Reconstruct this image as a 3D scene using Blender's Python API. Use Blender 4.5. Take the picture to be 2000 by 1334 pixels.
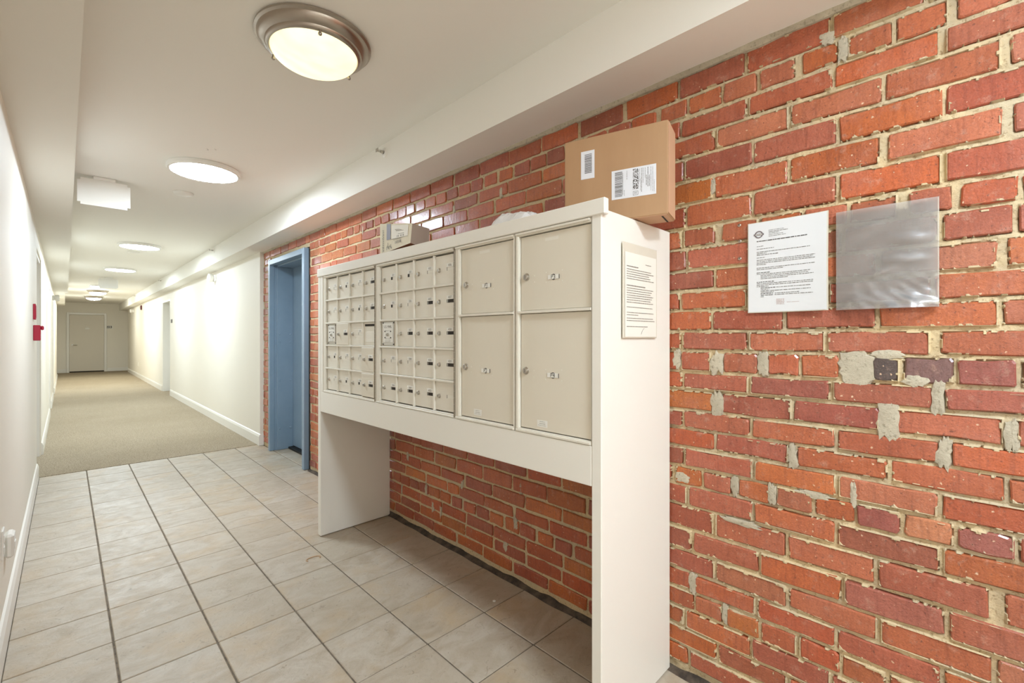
import bpy, bmesh, math, random
from mathutils import Vector, Matrix, noise, Euler

for o in list(bpy.data.objects):
    bpy.data.objects.remove(o, do_unlink=True)
scene = bpy.context.scene
COL = scene.collection
R = math.radians
rnd = random.Random(7)

# ------------------------------------------------------------------ camera, world, exposure
cam_data = bpy.data.cameras.new('camera')
cam_data.sensor_width = 36.0
cam_data.lens = 16.0
cam_data.shift_y = -0.0045
cam_data.clip_start = 0.02
cam = bpy.data.objects.new('camera', cam_data)
COL.objects.link(cam)
YAW = math.atan(872.5 / 889.0)
cam.location = (0, 0, 1.27)
cam.rotation_euler = (R(90), 0, -YAW)
scene.camera = cam

world = bpy.data.worlds.new('world')
scene.world = world
world.use_nodes = True
world.node_tree.nodes['Background'].inputs[0].default_value = (1.0, 0.93, 0.82, 1)
world.node_tree.nodes['Background'].inputs[1].default_value = 0.05

scene.view_settings.view_transform = 'Standard'
scene.view_settings.look = 'None'
scene.view_settings.gamma = 1.0
scene.view_settings.use_curve_mapping = False
scene.view_settings.exposure = 3.0
LAMP = (0.75, 0.895, 1.02, 1)      # lamp colour as the white-balanced photograph sees it
LED_STRENGTH = 12.5
FILL_LED_STRENGTH = 13.2  # for the two unseen ceiling lights added behind the camera
DOME_STRENGTH = 0.145
FAR_DOME_STRENGTH = 12.0

# ------------------------------------------------------------------ room numbers (metres)
BRICK_X = 1.66        # face of the brick wall
WHITE_X = 1.625       # face of the plastered corridor wall
LEFT_X = -0.185
CEIL = 2.489
SOFFIT_Z = 2.262
END_Y = 22.4
CARPET_Y = 5.92
BACK_Y = -2.6

# ------------------------------------------------------------------ helpers
def srgb(r, g, b):
    def f(c):
        c /= 255.0
        return c / 12.92 if c <= 0.04045 else ((c + 0.055) / 1.055) ** 2.4
    return (f(r), f(g), f(b), 1.0)

def mat(name, col, rough=0.5, metal=0.0, var=None, bump=None, emit=None, coat=0.0, spec=0.5, alpha=1.0, stretch=None):
    m = bpy.data.materials.new(name)
    m.use_nodes = True
    nt = m.node_tree
    p = nt.nodes['Principled BSDF']
    p.inputs['Base Color'].default_value = col
    p.inputs['Roughness'].default_value = rough
    p.inputs['Metallic'].default_value = metal
    p.inputs['Specular IOR Level'].default_value = spec
    p.inputs['Coat Weight'].default_value = coat
    p.inputs['Alpha'].default_value = alpha
    if emit:
        p.inputs['Emission Color'].default_value = emit[0]
        p.inputs['Emission Strength'].default_value = emit[1]
    tc = None
    if var or bump:
        tc = nt.nodes.new('ShaderNodeTexCoord')
        src = tc.outputs['Object']
        if stretch:
            mp = nt.nodes.new('ShaderNodeMapping')
            mp.inputs['Scale'].default_value = stretch
            nt.links.new(src, mp.inputs[0])
            src = mp.outputs[0]
    if var:
        sc, col2, lo, hi = var
        n = nt.nodes.new('ShaderNodeTexNoise')
        n.inputs['Scale'].default_value = sc
        n.inputs['Detail'].default_value = 6
        n.inputs['Roughness'].default_value = 0.65
        nt.links.new(src, n.inputs['Vector'])
        rp = nt.nodes.new('ShaderNodeMapRange')
        rp.inputs[1].default_value = lo
        rp.inputs[2].default_value = hi
        nt.links.new(n.outputs['Fac'], rp.inputs[0])
        mx = nt.nodes.new('ShaderNodeMix')
        mx.data_type = 'RGBA'
        mx.inputs[6].default_value = col
        mx.inputs[7].default_value = col2
        nt.links.new(rp.outputs[0], mx.inputs[0])
        nt.links.new(mx.outputs[2], p.inputs['Base Color'])
    if bump:
        sc, st, dist = bump
        n = nt.nodes.new('ShaderNodeTexNoise')
        n.inputs['Scale'].default_value = sc
        n.inputs['Detail'].default_value = 5
        nt.links.new(src, n.inputs['Vector'])
        b = nt.nodes.new('ShaderNodeBump')
        b.inputs['Strength'].default_value = st
        b.inputs['Distance'].default_value = dist
        nt.links.new(n.outputs['Fac'], b.inputs['Height'])
        nt.links.new(b.outputs[0], p.inputs['Normal'])
    return m

class MB:
    """collects vertices and faces of one mesh"""
    def __init__(s):
        s.v = []; s.f = []
    def add(s, vs, fs):
        o = len(s.v)
        s.v += [tuple(x) for x in vs]
        s.f += [tuple(i + o for i in f) for f in fs]
        return s
    def box(s, x0, x1, y0, y1, z0, z1):
        vs = [(x0,y0,z0),(x1,y0,z0),(x1,y1,z0),(x0,y1,z0),(x0,y0,z1),(x1,y0,z1),(x1,y1,z1),(x0,y1,z1)]
        return s.add(vs, [(0,3,2,1),(4,5,6,7),(0,1,5,4),(1,2,6,5),(2,3,7,6),(3,0,4,7)])
    def cbox(s, x0, x1, y0, y1, z0, z1, c=0.002):
        """box with chamfered edges"""
        bm = bmesh.new()
        bmesh.ops.create_cube(bm, size=1.0)
        for v in bm.verts:
            v.co = ((x0+x1)/2 + v.co.x*(x1-x0), (y0+y1)/2 + v.co.y*(y1-y0), (z0+z1)/2 + v.co.z*(z1-z0))
        c = min(c, 0.45*min(x1-x0, y1-y0, z1-z0))
        bmesh.ops.bevel(bm, geom=bm.edges[:], offset=c, segments=1, affect='EDGES')
        bm.verts.index_update()
        s.add([v.co[:] for v in bm.verts], [tuple(v.index for v in f.verts) for f in bm.faces])
        bm.free()
        return s
    def lathe(s, prof, n=32, M=None, close=True):
        """profile of (r, z) turned about local z; M places it"""
        M = M or Matrix.Identity(4)
        vs = []; fs = []
        for r, z in prof:
            for k in range(n):
                a = 2*math.pi*k/n
                vs.append((M @ Vector((r*math.cos(a), r*math.sin(a), z)))[:])
        for i in range(len(prof)-1):
            for k in range(n):
                k2 = (k+1) % n
                fs.append((i*n+k, i*n+k2, (i+1)*n+k2, (i+1)*n+k))
        if close:
            fs.append(tuple(range(n-1, -1, -1)))
            fs.append(tuple((len(prof)-1)*n + k for k in range(n)))
        return s.add(vs, fs)
    def cyl(s, p0, p1, r, n=16, r1=None):
        p0 = Vector(p0); p1 = Vector(p1)
        d = p1 - p0
        M = Matrix.Translation(p0) @ d.to_track_quat('Z', 'Y').to_matrix().to_4x4()
        return s.lathe([(r, 0), (r if r1 is None else r1, d.length)], n, M)
    def tube(s, pts, r, n=8):
        pts = [Vector(p) for p in pts]
        vs = []; fs = []
        for i, p in enumerate(pts):
            d = (pts[min(i+1, len(pts)-1)] - pts[max(i-1, 0)]).normalized()
            q = d.to_track_quat('Z', 'Y')
            for k in range(n):
                a = 2*math.pi*k/n
                vs.append((p + q @ Vector((r*math.cos(a), r*math.sin(a), 0)))[:])
        for i in range(len(pts)-1):
            for k in range(n):
                fs.append((i*n+k, i*n+(k+1) % n, (i+1)*n+(k+1) % n, (i+1)*n+k))
        fs.append(tuple(range(n-1, -1, -1)))
        fs.append(tuple((len(pts)-1)*n+k for k in range(n)))
        return s.add(vs, fs)
    def sphere(s, c, r, n=12):
        prof = [(max(1e-4, r*math.sin(math.pi*i/8)), -r*math.cos(math.pi*i/8)) for i in range(9)]
        return s.lathe(prof, n, Matrix.Translation(Vector(c)))
    def mesh(s, name):
        me = bpy.data.meshes.new(name)
        me.from_pydata(s.v, [], s.f)
        me.update()
        return me
    def build(s, name, m, parent=None, smooth=False):
        me = s.mesh(name)
        return link(name, me, m, parent, smooth)

def link(name, me, m, parent=None, smooth=False):
    if m is not None and not me.materials:
        me.materials.append(m)
    if smooth:
        for p in me.polygons:
            p.use_smooth = True
        try:
            me.set_sharp_from_angle(angle=R(35))
        except Exception:
            pass
    o = bpy.data.objects.new(name, me)
    COL.objects.link(o)
    if parent:
        o.parent = parent
    return o

def empty(name, loc=(0, 0, 0), rz=0.0):
    o = bpy.data.objects.new(name, None)
    o.empty_display_size = 0.1
    COL.objects.link(o)
    o.location = loc
    o.rotation_euler = (0, 0, rz)
    return o

def tag(o, label=None, cat=None, group=None, kind=None):
    if label: o['label'] = label
    if cat: o['category'] = cat
    if group: o['group'] = group
    if kind: o['kind'] = kind
    return o

def copy_tree(o, parent=None):
    c = o.copy()
    COL.objects.link(c)
    if parent: c.parent = parent
    for ch in list(o.children):
        copy_tree(ch, c)
    return c

FACE_NEG_X = Euler((R(90), 0, R(-90))).to_matrix().to_4x4()   # writing that reads from the corridor on the right wall
FACE_NEG_Y = Euler((R(90), 0, 0)).to_matrix().to_4x4()        # writing that reads when looking down the corridor

def text(name, body, size, M, m, parent, align='CENTER', bold=0.0):
    cu = bpy.data.curves.new('lettering', 'FONT')
    cu.body = body
    cu.size = size
    cu.align_x = align
    cu.align_y = 'CENTER'
    cu.offset = bold
    cu.resolution_u = 2
    tmp = bpy.data.objects.new('lettering', cu)
    me = bpy.data.meshes.new_from_object(tmp)
    bpy.data.objects.remove(tmp)
    me.transform(M)
    return link(name, me, m, parent)

def lines_mesh(rows, seed=1, gap=0.0012):
    """rows of (x0, x1, y, height) broken into word-long strokes, in the plane z = 0"""
    r = random.Random(seed)
    mb = MB()
    for x0, x1, y, hgt in rows:
        x = x0
        while x < x1 - 0.001:
            w = min(r.uniform(0.003, 0.013), x1 - x)
            xx = x
            while xx < x + w - 0.0004:       # letters as short bars
                lw = min(r.uniform(0.0007, 0.0016), x + w - xx)
                hh = hgt * r.uniform(0.75, 1.1)
                mb.add([(xx, y-hh/2, 0), (xx+lw, y-hh/2, 0), (xx+lw, y+hh/2, 0), (xx, y+hh/2, 0)], [(0, 1, 2, 3)])
                xx += lw + 0.0003
            x += w + gap
    return mb

def placed(mb, M):
    mb.v = [(M @ Vector(v))[:] for v in mb.v]
    return mb

# ------------------------------------------------------------------ materials
M_WALL = mat('wall paint', srgb(245, 238, 224), 0.55, bump=(90, 0.06, 0.002))
M_CEIL = mat('ceiling paint', srgb(249, 245, 236), 0.7, bump=(60, 0.05, 0.002))
M_TRIM = mat('trim paint', srgb(246, 242, 233), 0.32)
M_CAB = mat('cabinet paint', srgb(240, 235, 224), 0.42, bump=(35, 0.08, 0.002))
M_BOXMETAL = mat('mailbox enamel', srgb(232, 225, 210), 0.38, bump=(45, 0.03, 0.001))
M_BOXMETAL2 = mat('repainted mailbox enamel', srgb(226, 217, 199), 0.42, bump=(45, 0.03, 0.001))
M_STEEL = mat('steel', srgb(190, 185, 176), 0.3, 1.0)
M_NICKEL = mat('brushed nickel', srgb(176, 168, 158), 0.28, 1.0, bump=(12, 0.05, 0.002))
M_DARKMETAL = mat('dark metal', srgb(60, 54, 48), 0.5, 0.6)
M_HINGE = mat('worn hinge', srgb(128, 116, 98), 0.5, 0.3)
M_DARK = mat('dark opening', srgb(48, 40, 30), 0.8)
M_CARD = mat('name card', srgb(236, 231, 218), 0.6)
M_PLATE = mat('number plate', srgb(238, 235, 226), 0.35)
M_INK = mat('ink', srgb(82, 76, 70), 0.7)
M_INKGREY = mat('faded ink', srgb(112, 106, 98), 0.7)
M_LOGO = mat('logo ink', srgb(118, 106, 106), 0.7)
M_PAPER = mat('paper', srgb(226, 226, 226), 0.45, coat=0.25)
M_PAPERWARM = mat('warm paper', srgb(240, 235, 222), 0.5)
M_TAPE = mat('clear tape', srgb(222, 214, 196), 0.25)
M_BLUE = mat('blue paint', srgb(136, 156, 174), 0.35, var=(3.0, srgb(128, 150, 168), 0.35, 0.7), bump=(20, 0.05, 0.002))
M_RED = mat('red plastic', srgb(176, 28, 56), 0.4)
M_DARKRED = mat('dark red plastic', srgb(96, 16, 14), 0.4)
M_PLASTIC = mat('white plastic', srgb(240, 236, 228), 0.35)
M_RUBBER = mat('black rubber', srgb(24, 22, 20), 0.6, bump=(160, 0.4, 0.002))
M_KRAFT = mat('kraft cardboard', srgb(186, 148, 110), 0.75, var=(4, srgb(174, 134, 96), 0.35, 0.7), bump=(120, 0.08, 0.001), stretch=(1, 1, 0.15))
M_KRAFT2 = mat('kraft edge', srgb(206, 164, 130), 0.75, bump=(120, 0.1, 0.001))
M_CREAMBOX = mat('cream carton', srgb(232, 222, 196), 0.6)
M_GREYBOX = mat('grey carton', srgb(178, 160, 146), 0.6)
M_BROWN = mat('brown carton base', srgb(150, 90, 52), 0.7)
M_SLATEBLUE = mat('grey blue tape', srgb(140, 138, 150), 0.5)
M_LABEL = mat('shipping label', srgb(232, 232, 236), 0.4)
M_POLY = mat('white poly bag', srgb(238, 236, 234), 0.25, coat=0.4)
M_LED = mat('led diffuser', srgb(255, 255, 255), 0.5, emit=(LAMP, LED_STRENGTH))
M_LED_FILL = mat('added led diffuser', srgb(255, 255, 255), 0.5, emit=(LAMP, FILL_LED_STRENGTH))
M_GLASS_LIT = mat('lit alabaster glass', srgb(255, 246, 214), 0.3, emit=((1.0, 0.86, 0.52, 1), DOME_STRENGTH))
M_DEADWOOD = mat('dry twig', srgb(196, 160, 124), 0.7)
M_GROUT = mat('grout', srgb(126, 113, 97), 0.9, var=(30, srgb(92, 82, 69), 0.4, 0.65), bump=(200, 0.3, 0.002))

# alabaster mottling of the lit glass
def mottle(m):
    nt = m.node_tree
    p = nt.nodes['Principled BSDF']
    tc = nt.nodes.new('ShaderNodeTexCoord')
    n = nt.nodes.new('ShaderNodeTexNoise'); n.inputs['Scale'].default_value = 9; n.inputs['Detail'].default_value = 6
    mp = nt.nodes.new('ShaderNodeMapping'); mp.inputs['Scale'].default_value = (1, 2.5, 1)
    nt.links.new(tc.outputs['Object'], mp.inputs[0]); nt.links.new(mp.outputs[0], n.inputs['Vector'])
    mx = nt.nodes.new('ShaderNodeMix'); mx.data_type = 'RGBA'
    mx.inputs[6].default_value = (1.0, 0.88, 0.46, 1); mx.inputs[7].default_value = (1.0, 0.95, 0.60, 1)
    rp = nt.nodes.new('ShaderNodeMapRange'); rp.inputs[1].default_value = 0.35; rp.inputs[2].default_value = 0.65
    nt.links.new(n.outputs['Fac'], rp.inputs[0]); nt.links.new(rp.outputs[0], mx.inputs[0])
    nt.links.new(mx.outputs[2], p.inputs['Emission Color'])
mottle(M_GLASS_LIT)
M_GLASS_FAR = mat('bright alabaster glass', srgb(255, 246, 214), 0.3, emit=((0.88, 0.94, 0.90, 1), FAR_DOME_STRENGTH))

def brick_material():
    m = bpy.data.materials.new('fired brick')
    m.use_nodes = True
    nt = m.node_tree; L = nt.links.new
    p = nt.nodes['Principled BSDF']
    at = nt.nodes.new('ShaderNodeAttribute'); at.attribute_name = 'tint'
    geo = nt.nodes.new('ShaderNodeNewGeometry')
    def nz(scale, detail=5, stretch=None, rough=0.6):
        n = nt.nodes.new('ShaderNodeTexNoise')
        n.inputs['Scale'].default_value = scale; n.inputs['Detail'].default_value = detail; n.inputs['Roughness'].default_value = rough
        if stretch:
            mp = nt.nodes.new('ShaderNodeMapping'); mp.inputs['Scale'].default_value = stretch
            L(geo.outputs['Position'], mp.inputs[0]); L(mp.outputs[0], n.inputs['Vector'])
        else:
            L(geo.outputs['Position'], n.inputs['Vector'])
        return n.outputs['Fac']
    def rng(src, a, b, c=0.0, d=1.0):
        r = nt.nodes.new('ShaderNodeMapRange')
        r.inputs[1].default_value = a; r.inputs[2].default_value = b; r.inputs[3].default_value = c; r.inputs[4].default_value = d
        L(src, r.inputs[0]); return r.outputs[0]
    def mix(fac, c1, c2, mode='MIX'):
        x = nt.nodes.new('ShaderNodeMix'); x.data_type = 'RGBA'; x.blend_type = mode
        for s, v in ((0, fac), (6, c1), (7, c2)):
            if hasattr(v, 'node'): L(v, x.inputs[s])
            else: x.inputs[s].default_value = v
        return x.outputs[2]
    c = mix(rng(nz(11, 4), 0.32, 0.68, 0.0, 0.85), at.outputs['Color'], (0.78, 0.70, 0.64, 1), 'MULTIPLY')
    c = mix(rng(nz(7, 3), 0.50, 0.72, 0.0, 0.45), c, srgb(196, 120, 96))
    c = mix(rng(nz(85, 3, (1, 1, 0.10)), 0.50, 0.72, 0.0, 0.50), c, (0.55, 0.48, 0.44, 1), 'MULTIPLY')
    c = mix(rng(nz(30, 7, None, 0.75), 0.56, 0.74, 0.0, 0.55), c, srgb(222, 178, 154))
    # small pale chips and specks
    sx = nt.nodes.new('ShaderNodeSeparateXYZ'); cx = nt.nodes.new('ShaderNodeCombineXYZ')
    L(geo.outputs['Position'], sx.inputs[0]); L(sx.outputs[1], cx.inputs[0]); L(sx.outputs[2], cx.inputs[1])
    vo = nt.nodes.new('ShaderNodeTexVoronoi'); vo.voronoi_dimensions = '2D'; vo.inputs['Scale'].default_value = 42
    L(cx.outputs[0], vo.inputs['Vector'])
    wob = nt.nodes.new('ShaderNodeMath'); wob.operation = 'MULTIPLY_ADD'; wob.inputs[1].default_value = 0.42
    L(nz(170, 2), wob.inputs[0]); L(vo.outputs['Distance'], wob.inputs[2])
    sepc = nt.nodes.new('ShaderNodeSeparateColor'); L(vo.outputs['Color'], sepc.inputs[0])
    big = nt.nodes.new('ShaderNodeMath'); big.operation = 'POWER'; big.inputs[1].default_value = 2.5; L(sepc.outputs[1], big.inputs[0])
    thr = nt.nodes.new('ShaderNodeMath'); thr.operation = 'MULTIPLY_ADD'; thr.inputs[1].default_value = -0.16; L(big.outputs[0], thr.inputs[0]); L(wob.outputs[0], thr.inputs[2])
    sp = rng(thr.outputs[0], 0.13, 0.20, 0.9, 0.0)
    gate = nt.nodes.new('ShaderNodeMath'); gate.operation = 'GREATER_THAN'; gate.inputs[1].default_value = 0.62
    L(sepc.outputs[0], gate.inputs[0])
    mu = nt.nodes.new('ShaderNodeMath'); mu.operation = 'MULTIPLY'; L(sp, mu.inputs[0]); L(gate.outputs[0], mu.inputs[1])
    c = mix(mu.outputs[0], c, srgb(244, 206, 170))
    c = mix(rng(nz(210, 4), 0.35, 0.65, 0.0, 0.55), c, (0.62, 0.55, 0.52, 1), 'MULTIPLY')
    # dark pits
    c = mix(rng(nz(120, 3), 0.62, 0.72, 0.0, 0.75), c, srgb(92, 42, 26))
    L(c, p.inputs['Base Color'])
    L(rng(nz(30), 0.3, 0.7, 0.30, 0.52), p.inputs['Roughness'])
    p.inputs['Coat Weight'].default_value = 0.6
    p.inputs['Coat Roughness'].default_value = 0.2
    b1 = nt.nodes.new('ShaderNodeBump'); b1.inputs['Strength'].default_value = 0.9; b1.inputs['Distance'].default_value = 0.005
    L(nz(95, 8, None, 0.7), b1.inputs['Height'])
    b2 = nt.nodes.new('ShaderNodeBump'); b2.inputs['Strength'].default_value = 0.35; b2.inputs['Distance'].default_value = 0.004
    L(nz(28, 3, (1, 1, 0.2)), b2.inputs['Height']); L(b1.outputs[0], b2.inputs['Normal'])
    L(b2.outputs[0], p.inputs['Normal'])
    b3 = nt.nodes.new('ShaderNodeBump'); b3.inputs['Strength'].default_value = 0.25; b3.inputs['Distance'].default_value = 0.003
    L(nz(40, 5, (1, 1, 0.35)), b3.inputs['Height'])
    L(b3.outputs[0], p.inputs['Coat Normal'])
    return m
M_BRICK = brick_material()

def mortar_material(name, c1, c2, c3):
    m = bpy.data.materials.new(name)
    m.use_nodes = True
    nt = m.node_tree; L = nt.links.new
    p = nt.nodes['Principled BSDF']
    geo = nt.nodes.new('ShaderNodeNewGeometry')
    def nz(scale, detail=6):
        n = nt.nodes.new('ShaderNodeTexNoise'); n.inputs['Scale'].default_value = scale; n.inputs['Detail'].default_value = detail
        n.inputs['Roughness'].default_value = 0.7
        L(geo.outputs['Position'], n.inputs['Vector']); return n.outputs['Fac']
    def rng(src, a, b):
        r = nt.nodes.new('ShaderNodeMapRange'); r.inputs[1].default_value = a; r.inputs[2].default_value = b
        L(src, r.inputs[0]); return r.outputs[0]
    x = nt.nodes.new('ShaderNodeMix'); x.data_type = 'RGBA'; x.inputs[6].default_value = c1; x.inputs[7].default_value = c2
    L(rng(nz(5), 0.42, 0.62), x.inputs[0])
    y = nt.nodes.new('ShaderNodeMix'); y.data_type = 'RGBA'; y.inputs[7].default_value = c3
    L(x.outputs[2], y.inputs[6]); L(rng(nz(90, 3), 0.55, 0.72), y.inputs[0])
    L(y.outputs[2], p.inputs['Base Color'])
    p.inputs['Roughness'].default_value = 0.85
    b = nt.nodes.new('ShaderNodeBump'); b.inputs['Strength'].default_value = 0.8; b.inputs['Distance'].default_value = 0.004
    L(nz(110), b.inputs['Height']); L(b.outputs[0], p.inputs['Normal'])
    return m
M_MORTAR = mortar_material('sandy mortar', srgb(214, 190, 148), srgb(198, 180, 148), srgb(152, 124, 86))
M_PATCH = mortar_material('grey cement', srgb(202, 190, 166), srgb(180, 168, 146), srgb(150, 138, 116))

def tile_material():
    m = bpy.data.materials.new('slate look tile')
    m.use_nodes = True
    nt = m.node_tree; L = nt.links.new
    p = nt.nodes['Principled BSDF']
    geo = nt.nodes.new('ShaderNodeNewGeometry')
    oi = nt.nodes.new('ShaderNodeObjectInfo')
    off = nt.nodes.new('ShaderNodeVectorMath'); off.operation = 'MULTIPLY_ADD'
    cb = nt.nodes.new('ShaderNodeCombineXYZ')
    L(oi.outputs['Random'], cb.inputs[0]); L(oi.outputs['Random'], cb.inputs[2])
    L(cb.outputs[0], off.inputs[0]); off.inputs[1].default_value = (37, 19, 53); L(geo.outputs['Position'], off.inputs[2])
    def nz(scale, detail=6, stretch=None, dist=0.0):
        n = nt.nodes.new('ShaderNodeTexNoise'); n.inputs['Scale'].default_value = scale; n.inputs['Detail'].default_value = detail
        n.inputs['Roughness'].default_value = 0.62; n.inputs['Distortion'].default_value = dist
        src = off.outputs[0]
        if stretch:
            mp = nt.nodes.new('ShaderNodeMapping'); mp.inputs['Scale'].default_value = stretch
            L(src, mp.inputs[0]); src = mp.outputs[0]
        L(src, n.inputs['Vector']); return n.outputs['Fac']
    def rng(src, a, b, c=0.0, d=1.0):
        r = nt.nodes.new('ShaderNodeMapRange'); r.inputs[1].default_value = a; r.inputs[2].default_value = b
        r.inputs[3].default_value = c; r.inputs[4].default_value = d
        L(src, r.inputs[0]); return r.outputs[0]
    def mix(fac, c1, c2, mode='MIX'):
        x = nt.nodes.new('ShaderNodeMix'); x.data_type = 'RGBA'; x.blend_type = mode
        for s, v in ((0, fac), (6, c1), (7, c2)):
            if hasattr(v, 'node'): L(v, x.inputs[s])
            else: x.inputs[s].default_value = v
        return x.outputs[2]
    tone = mix(oi.outputs['Random'], srgb(192, 180, 163), srgb(182, 168, 148))
    c = mix(rng(nz(6, 6, (1, 1.6, 1), 1.2), 0.40, 0.66), tone, srgb(172, 156, 134))
    c = mix(rng(nz(3.5, 5), 0.50, 0.70, 0.0, 0.65), c, srgb(186, 160, 124))
    c = mix(rng(nz(24, 4, None, 2.0), 0.62, 0.70, 0.0, 0.45), c, srgb(120, 104, 84))
    L(c, p.inputs['Base Color'])
    L(rng(nz(18), 0.3, 0.7, 0.34, 0.55), p.inputs['Roughness'])
    b1 = nt.nodes.new('ShaderNodeBump'); b1.inputs['Strength'].default_value = 0.45; b1.inputs['Distance'].default_value = 0.004
    L(nz(22, 7, (1, 1.4, 1), 1.5), b1.inputs['Height'])
    L(b1.outputs[0], p.inputs['Normal'])
    return m
M_TILE = tile_material()

def carpet_material():
    m = bpy.data.materials.new('loop carpet')
    m.use_nodes = True
    nt = m.node_tree; L = nt.links.new
    p = nt.nodes['Principled BSDF']; p.inputs['Roughness'].default_value = 0.95; p.inputs['Specular IOR Level'].default_value = 0.1
    geo = nt.nodes.new('ShaderNodeNewGeometry')
    w = nt.nodes.new('ShaderNodeTexVoronoi'); w.inputs['Scale'].default_value = 130
    L(geo.outputs['Position'], w.inputs['Vector'])
    n = nt.nodes.new('ShaderNodeTexNoise'); n.inputs['Scale'].default_value = 1.3; n.inputs['Detail'].default_value = 5
    L(geo.outputs['Position'], n.inputs['Vector'])
    x = nt.nodes.new('ShaderNodeMix'); x.data_type = 'RGBA'
    x.inputs[6].default_value = srgb(198, 182, 158); x.inputs[7].default_value = srgb(180, 164, 138)
    L(n.outputs['Fac'], x.inputs[0])
    y = nt.nodes.new('ShaderNodeMix'); y.data_type = 'RGBA'; y.blend_type = 'MULTIPLY'; y.inputs[7].default_value = (0.5, 0.48, 0.45, 1)
    r = nt.nodes.new('ShaderNodeMapRange'); r.inputs[1].default_value = 0.3; r.inputs[2].default_value = 0.8
    L(w.outputs['Distance'], r.inputs[0]); L(r.outputs[0], y.inputs[0]); L(x.outputs[2], y.inputs[6])
    L(y.outputs[2], p.inputs['Base Color'])
    b = nt.nodes.new('ShaderNodeBump'); b.inputs['Strength'].default_value = 0.6; b.inputs['Distance'].default_value = 0.004; b.invert = True
    L(w.outputs['Distance'], b.inputs['Height']); L(b.outputs[0], p.inputs['Normal'])
    return m
M_CARPET = carpet_material()

def film_material():
    m = bpy.data.materials.new('clear plastic film')
    m.use_nodes = True
    nt = m.node_tree; L = nt.links.new
    nt.nodes.remove(nt.nodes['Principled BSDF'])
    out = nt.nodes['Material Output']
    tr = nt.nodes.new('ShaderNodeBsdfTransparent'); tr.inputs[0].default_value = (0.985, 0.985, 0.985, 1)
    gl = nt.nodes.new('ShaderNodeBsdfGlossy'); gl.inputs['Roughness'].default_value = 0.24
    df = nt.nodes.new('ShaderNodeBsdfDiffuse'); df.inputs[0].default_value = srgb(240, 238, 236)
    fr = nt.nodes.new('ShaderNodeFresnel'); fr.inputs[0].default_value = 1.5
    m1 = nt.nodes.new('ShaderNodeMixShader'); m1.inputs[0].default_value = 0.13
    L(tr.outputs[0], m1.inputs[1]); L(df.outputs[0], m1.inputs[2])
    m2 = nt.nodes.new('ShaderNodeMixShader')
    mu = nt.nodes.new('ShaderNodeMath'); mu.operation = 'MULTIPLY_ADD'; mu.inputs[1].default_value = 1.0; mu.inputs[2].default_value = 0.05
    L(fr.outputs[0], mu.inputs[0]); L(mu.outputs[0], m2.inputs[0])
    L(m1.outputs[0], m2.inputs[1]); L(gl.outputs[0], m2.inputs[2])
    L(m2.outputs[0], out.inputs[0])
    return m
M_FILM = film_material()

# ================================================================== STRUCTURE
# ---- tiled floor: a grout bed with one object for each tile
floor = MB().box(LEFT_X-0.1, 1.95, BACK_Y, CARPET_Y, -0.06, -0.0035).build('floor', M_GROUT)
tag(floor, 'grey beige slate look tile floor of the lobby by the mailboxes', 'floor', kind='structure')
TX = [-0.1665, 0.1432, 0.4525, 0.7618, 1.0711, 1.3804, 1.6897]
PITCH = 0.3095
Y0 = 2.208
tile_meshes = {}
def tile_mesh(w, l):
    k = (round(w, 3), round(l, 3))
    if k not in tile_meshes:
        me = MB().cbox(-w/2, w/2, -l/2, l/2, -0.012, 0.0, 0.0025).mesh('tile')
        me.materials.append(M_TILE)
        tile_meshes[k] = me
    return tile_meshes[k]
for i in range(6):
    x0, x1 = TX[i]+(0.0032 if i else -0.002), TX[i+1]-0.0032
    if i == 5: x1 = BRICK_X - 0.004
    for j in range(-15, 12):
        ya, yb = Y0 + j*PITCH + 0.0022, Y0 + (j+1)*PITCH - 0.0022
        o = bpy.data.objects.new('tile', tile_mesh(x1-x0, yb-ya))
        COL.objects.link(o); o.parent = floor
        o.location = ((x0+x1)/2, (ya+yb)/2, rnd.uniform(-0.0006, 0.0006))
for j in (7, 8, 9, 10):     # tiles running into the blue doorway
    ya, yb = Y0 + j*PITCH + 0.0022, Y0 + (j+1)*PITCH - 0.0022
    o = bpy.data.objects.new('tile', tile_mesh(0.2, yb-ya)); COL.objects.link(o); o.parent = floor
    o.location = (BRICK_X + 0.104, (ya+yb)/2, 0)

carpet = MB().box(LEFT_X-0.15, 2.0, CARPET_Y, END_Y, -0.06, 0.004).build('floor_carpet', M_CARPET)
tag(carpet, 'beige low pile carpet running down the corridor', 'carpet', kind='structure')

# ---- ceiling and the two soffits
ceil = MB().box(LEFT_X-0.4, 2.1, BACK_Y-0.1, END_Y+0.1, CEIL, CEIL+0.1).build('ceiling', M_CEIL)
tag(ceil, 'flat cream painted ceiling of the corridor', 'ceiling', kind='structure')
so = MB().box(1.438, 2.1, BACK_Y, END_Y, SOFFIT_Z, CEIL).build('trim_1', M_CEIL)
tag(so, 'boxed soffit along the right side above the brick wall', 'soffit', kind='structure')
so2 = MB().box(LEFT_X-0.3, 0.040, BACK_Y, 14.6, SOFFIT_Z, CEIL).build('trim_2', M_CEIL)
MBn = MB().box(LEFT_X-0.3, -0.01, 14.6, 20.4, SOFFIT_Z+0.002, CEIL).build('soffit_step', M_CEIL, so2)
tag(so2, 'boxed soffit above the left wall of the corridor', 'soffit', kind='structure')

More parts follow.
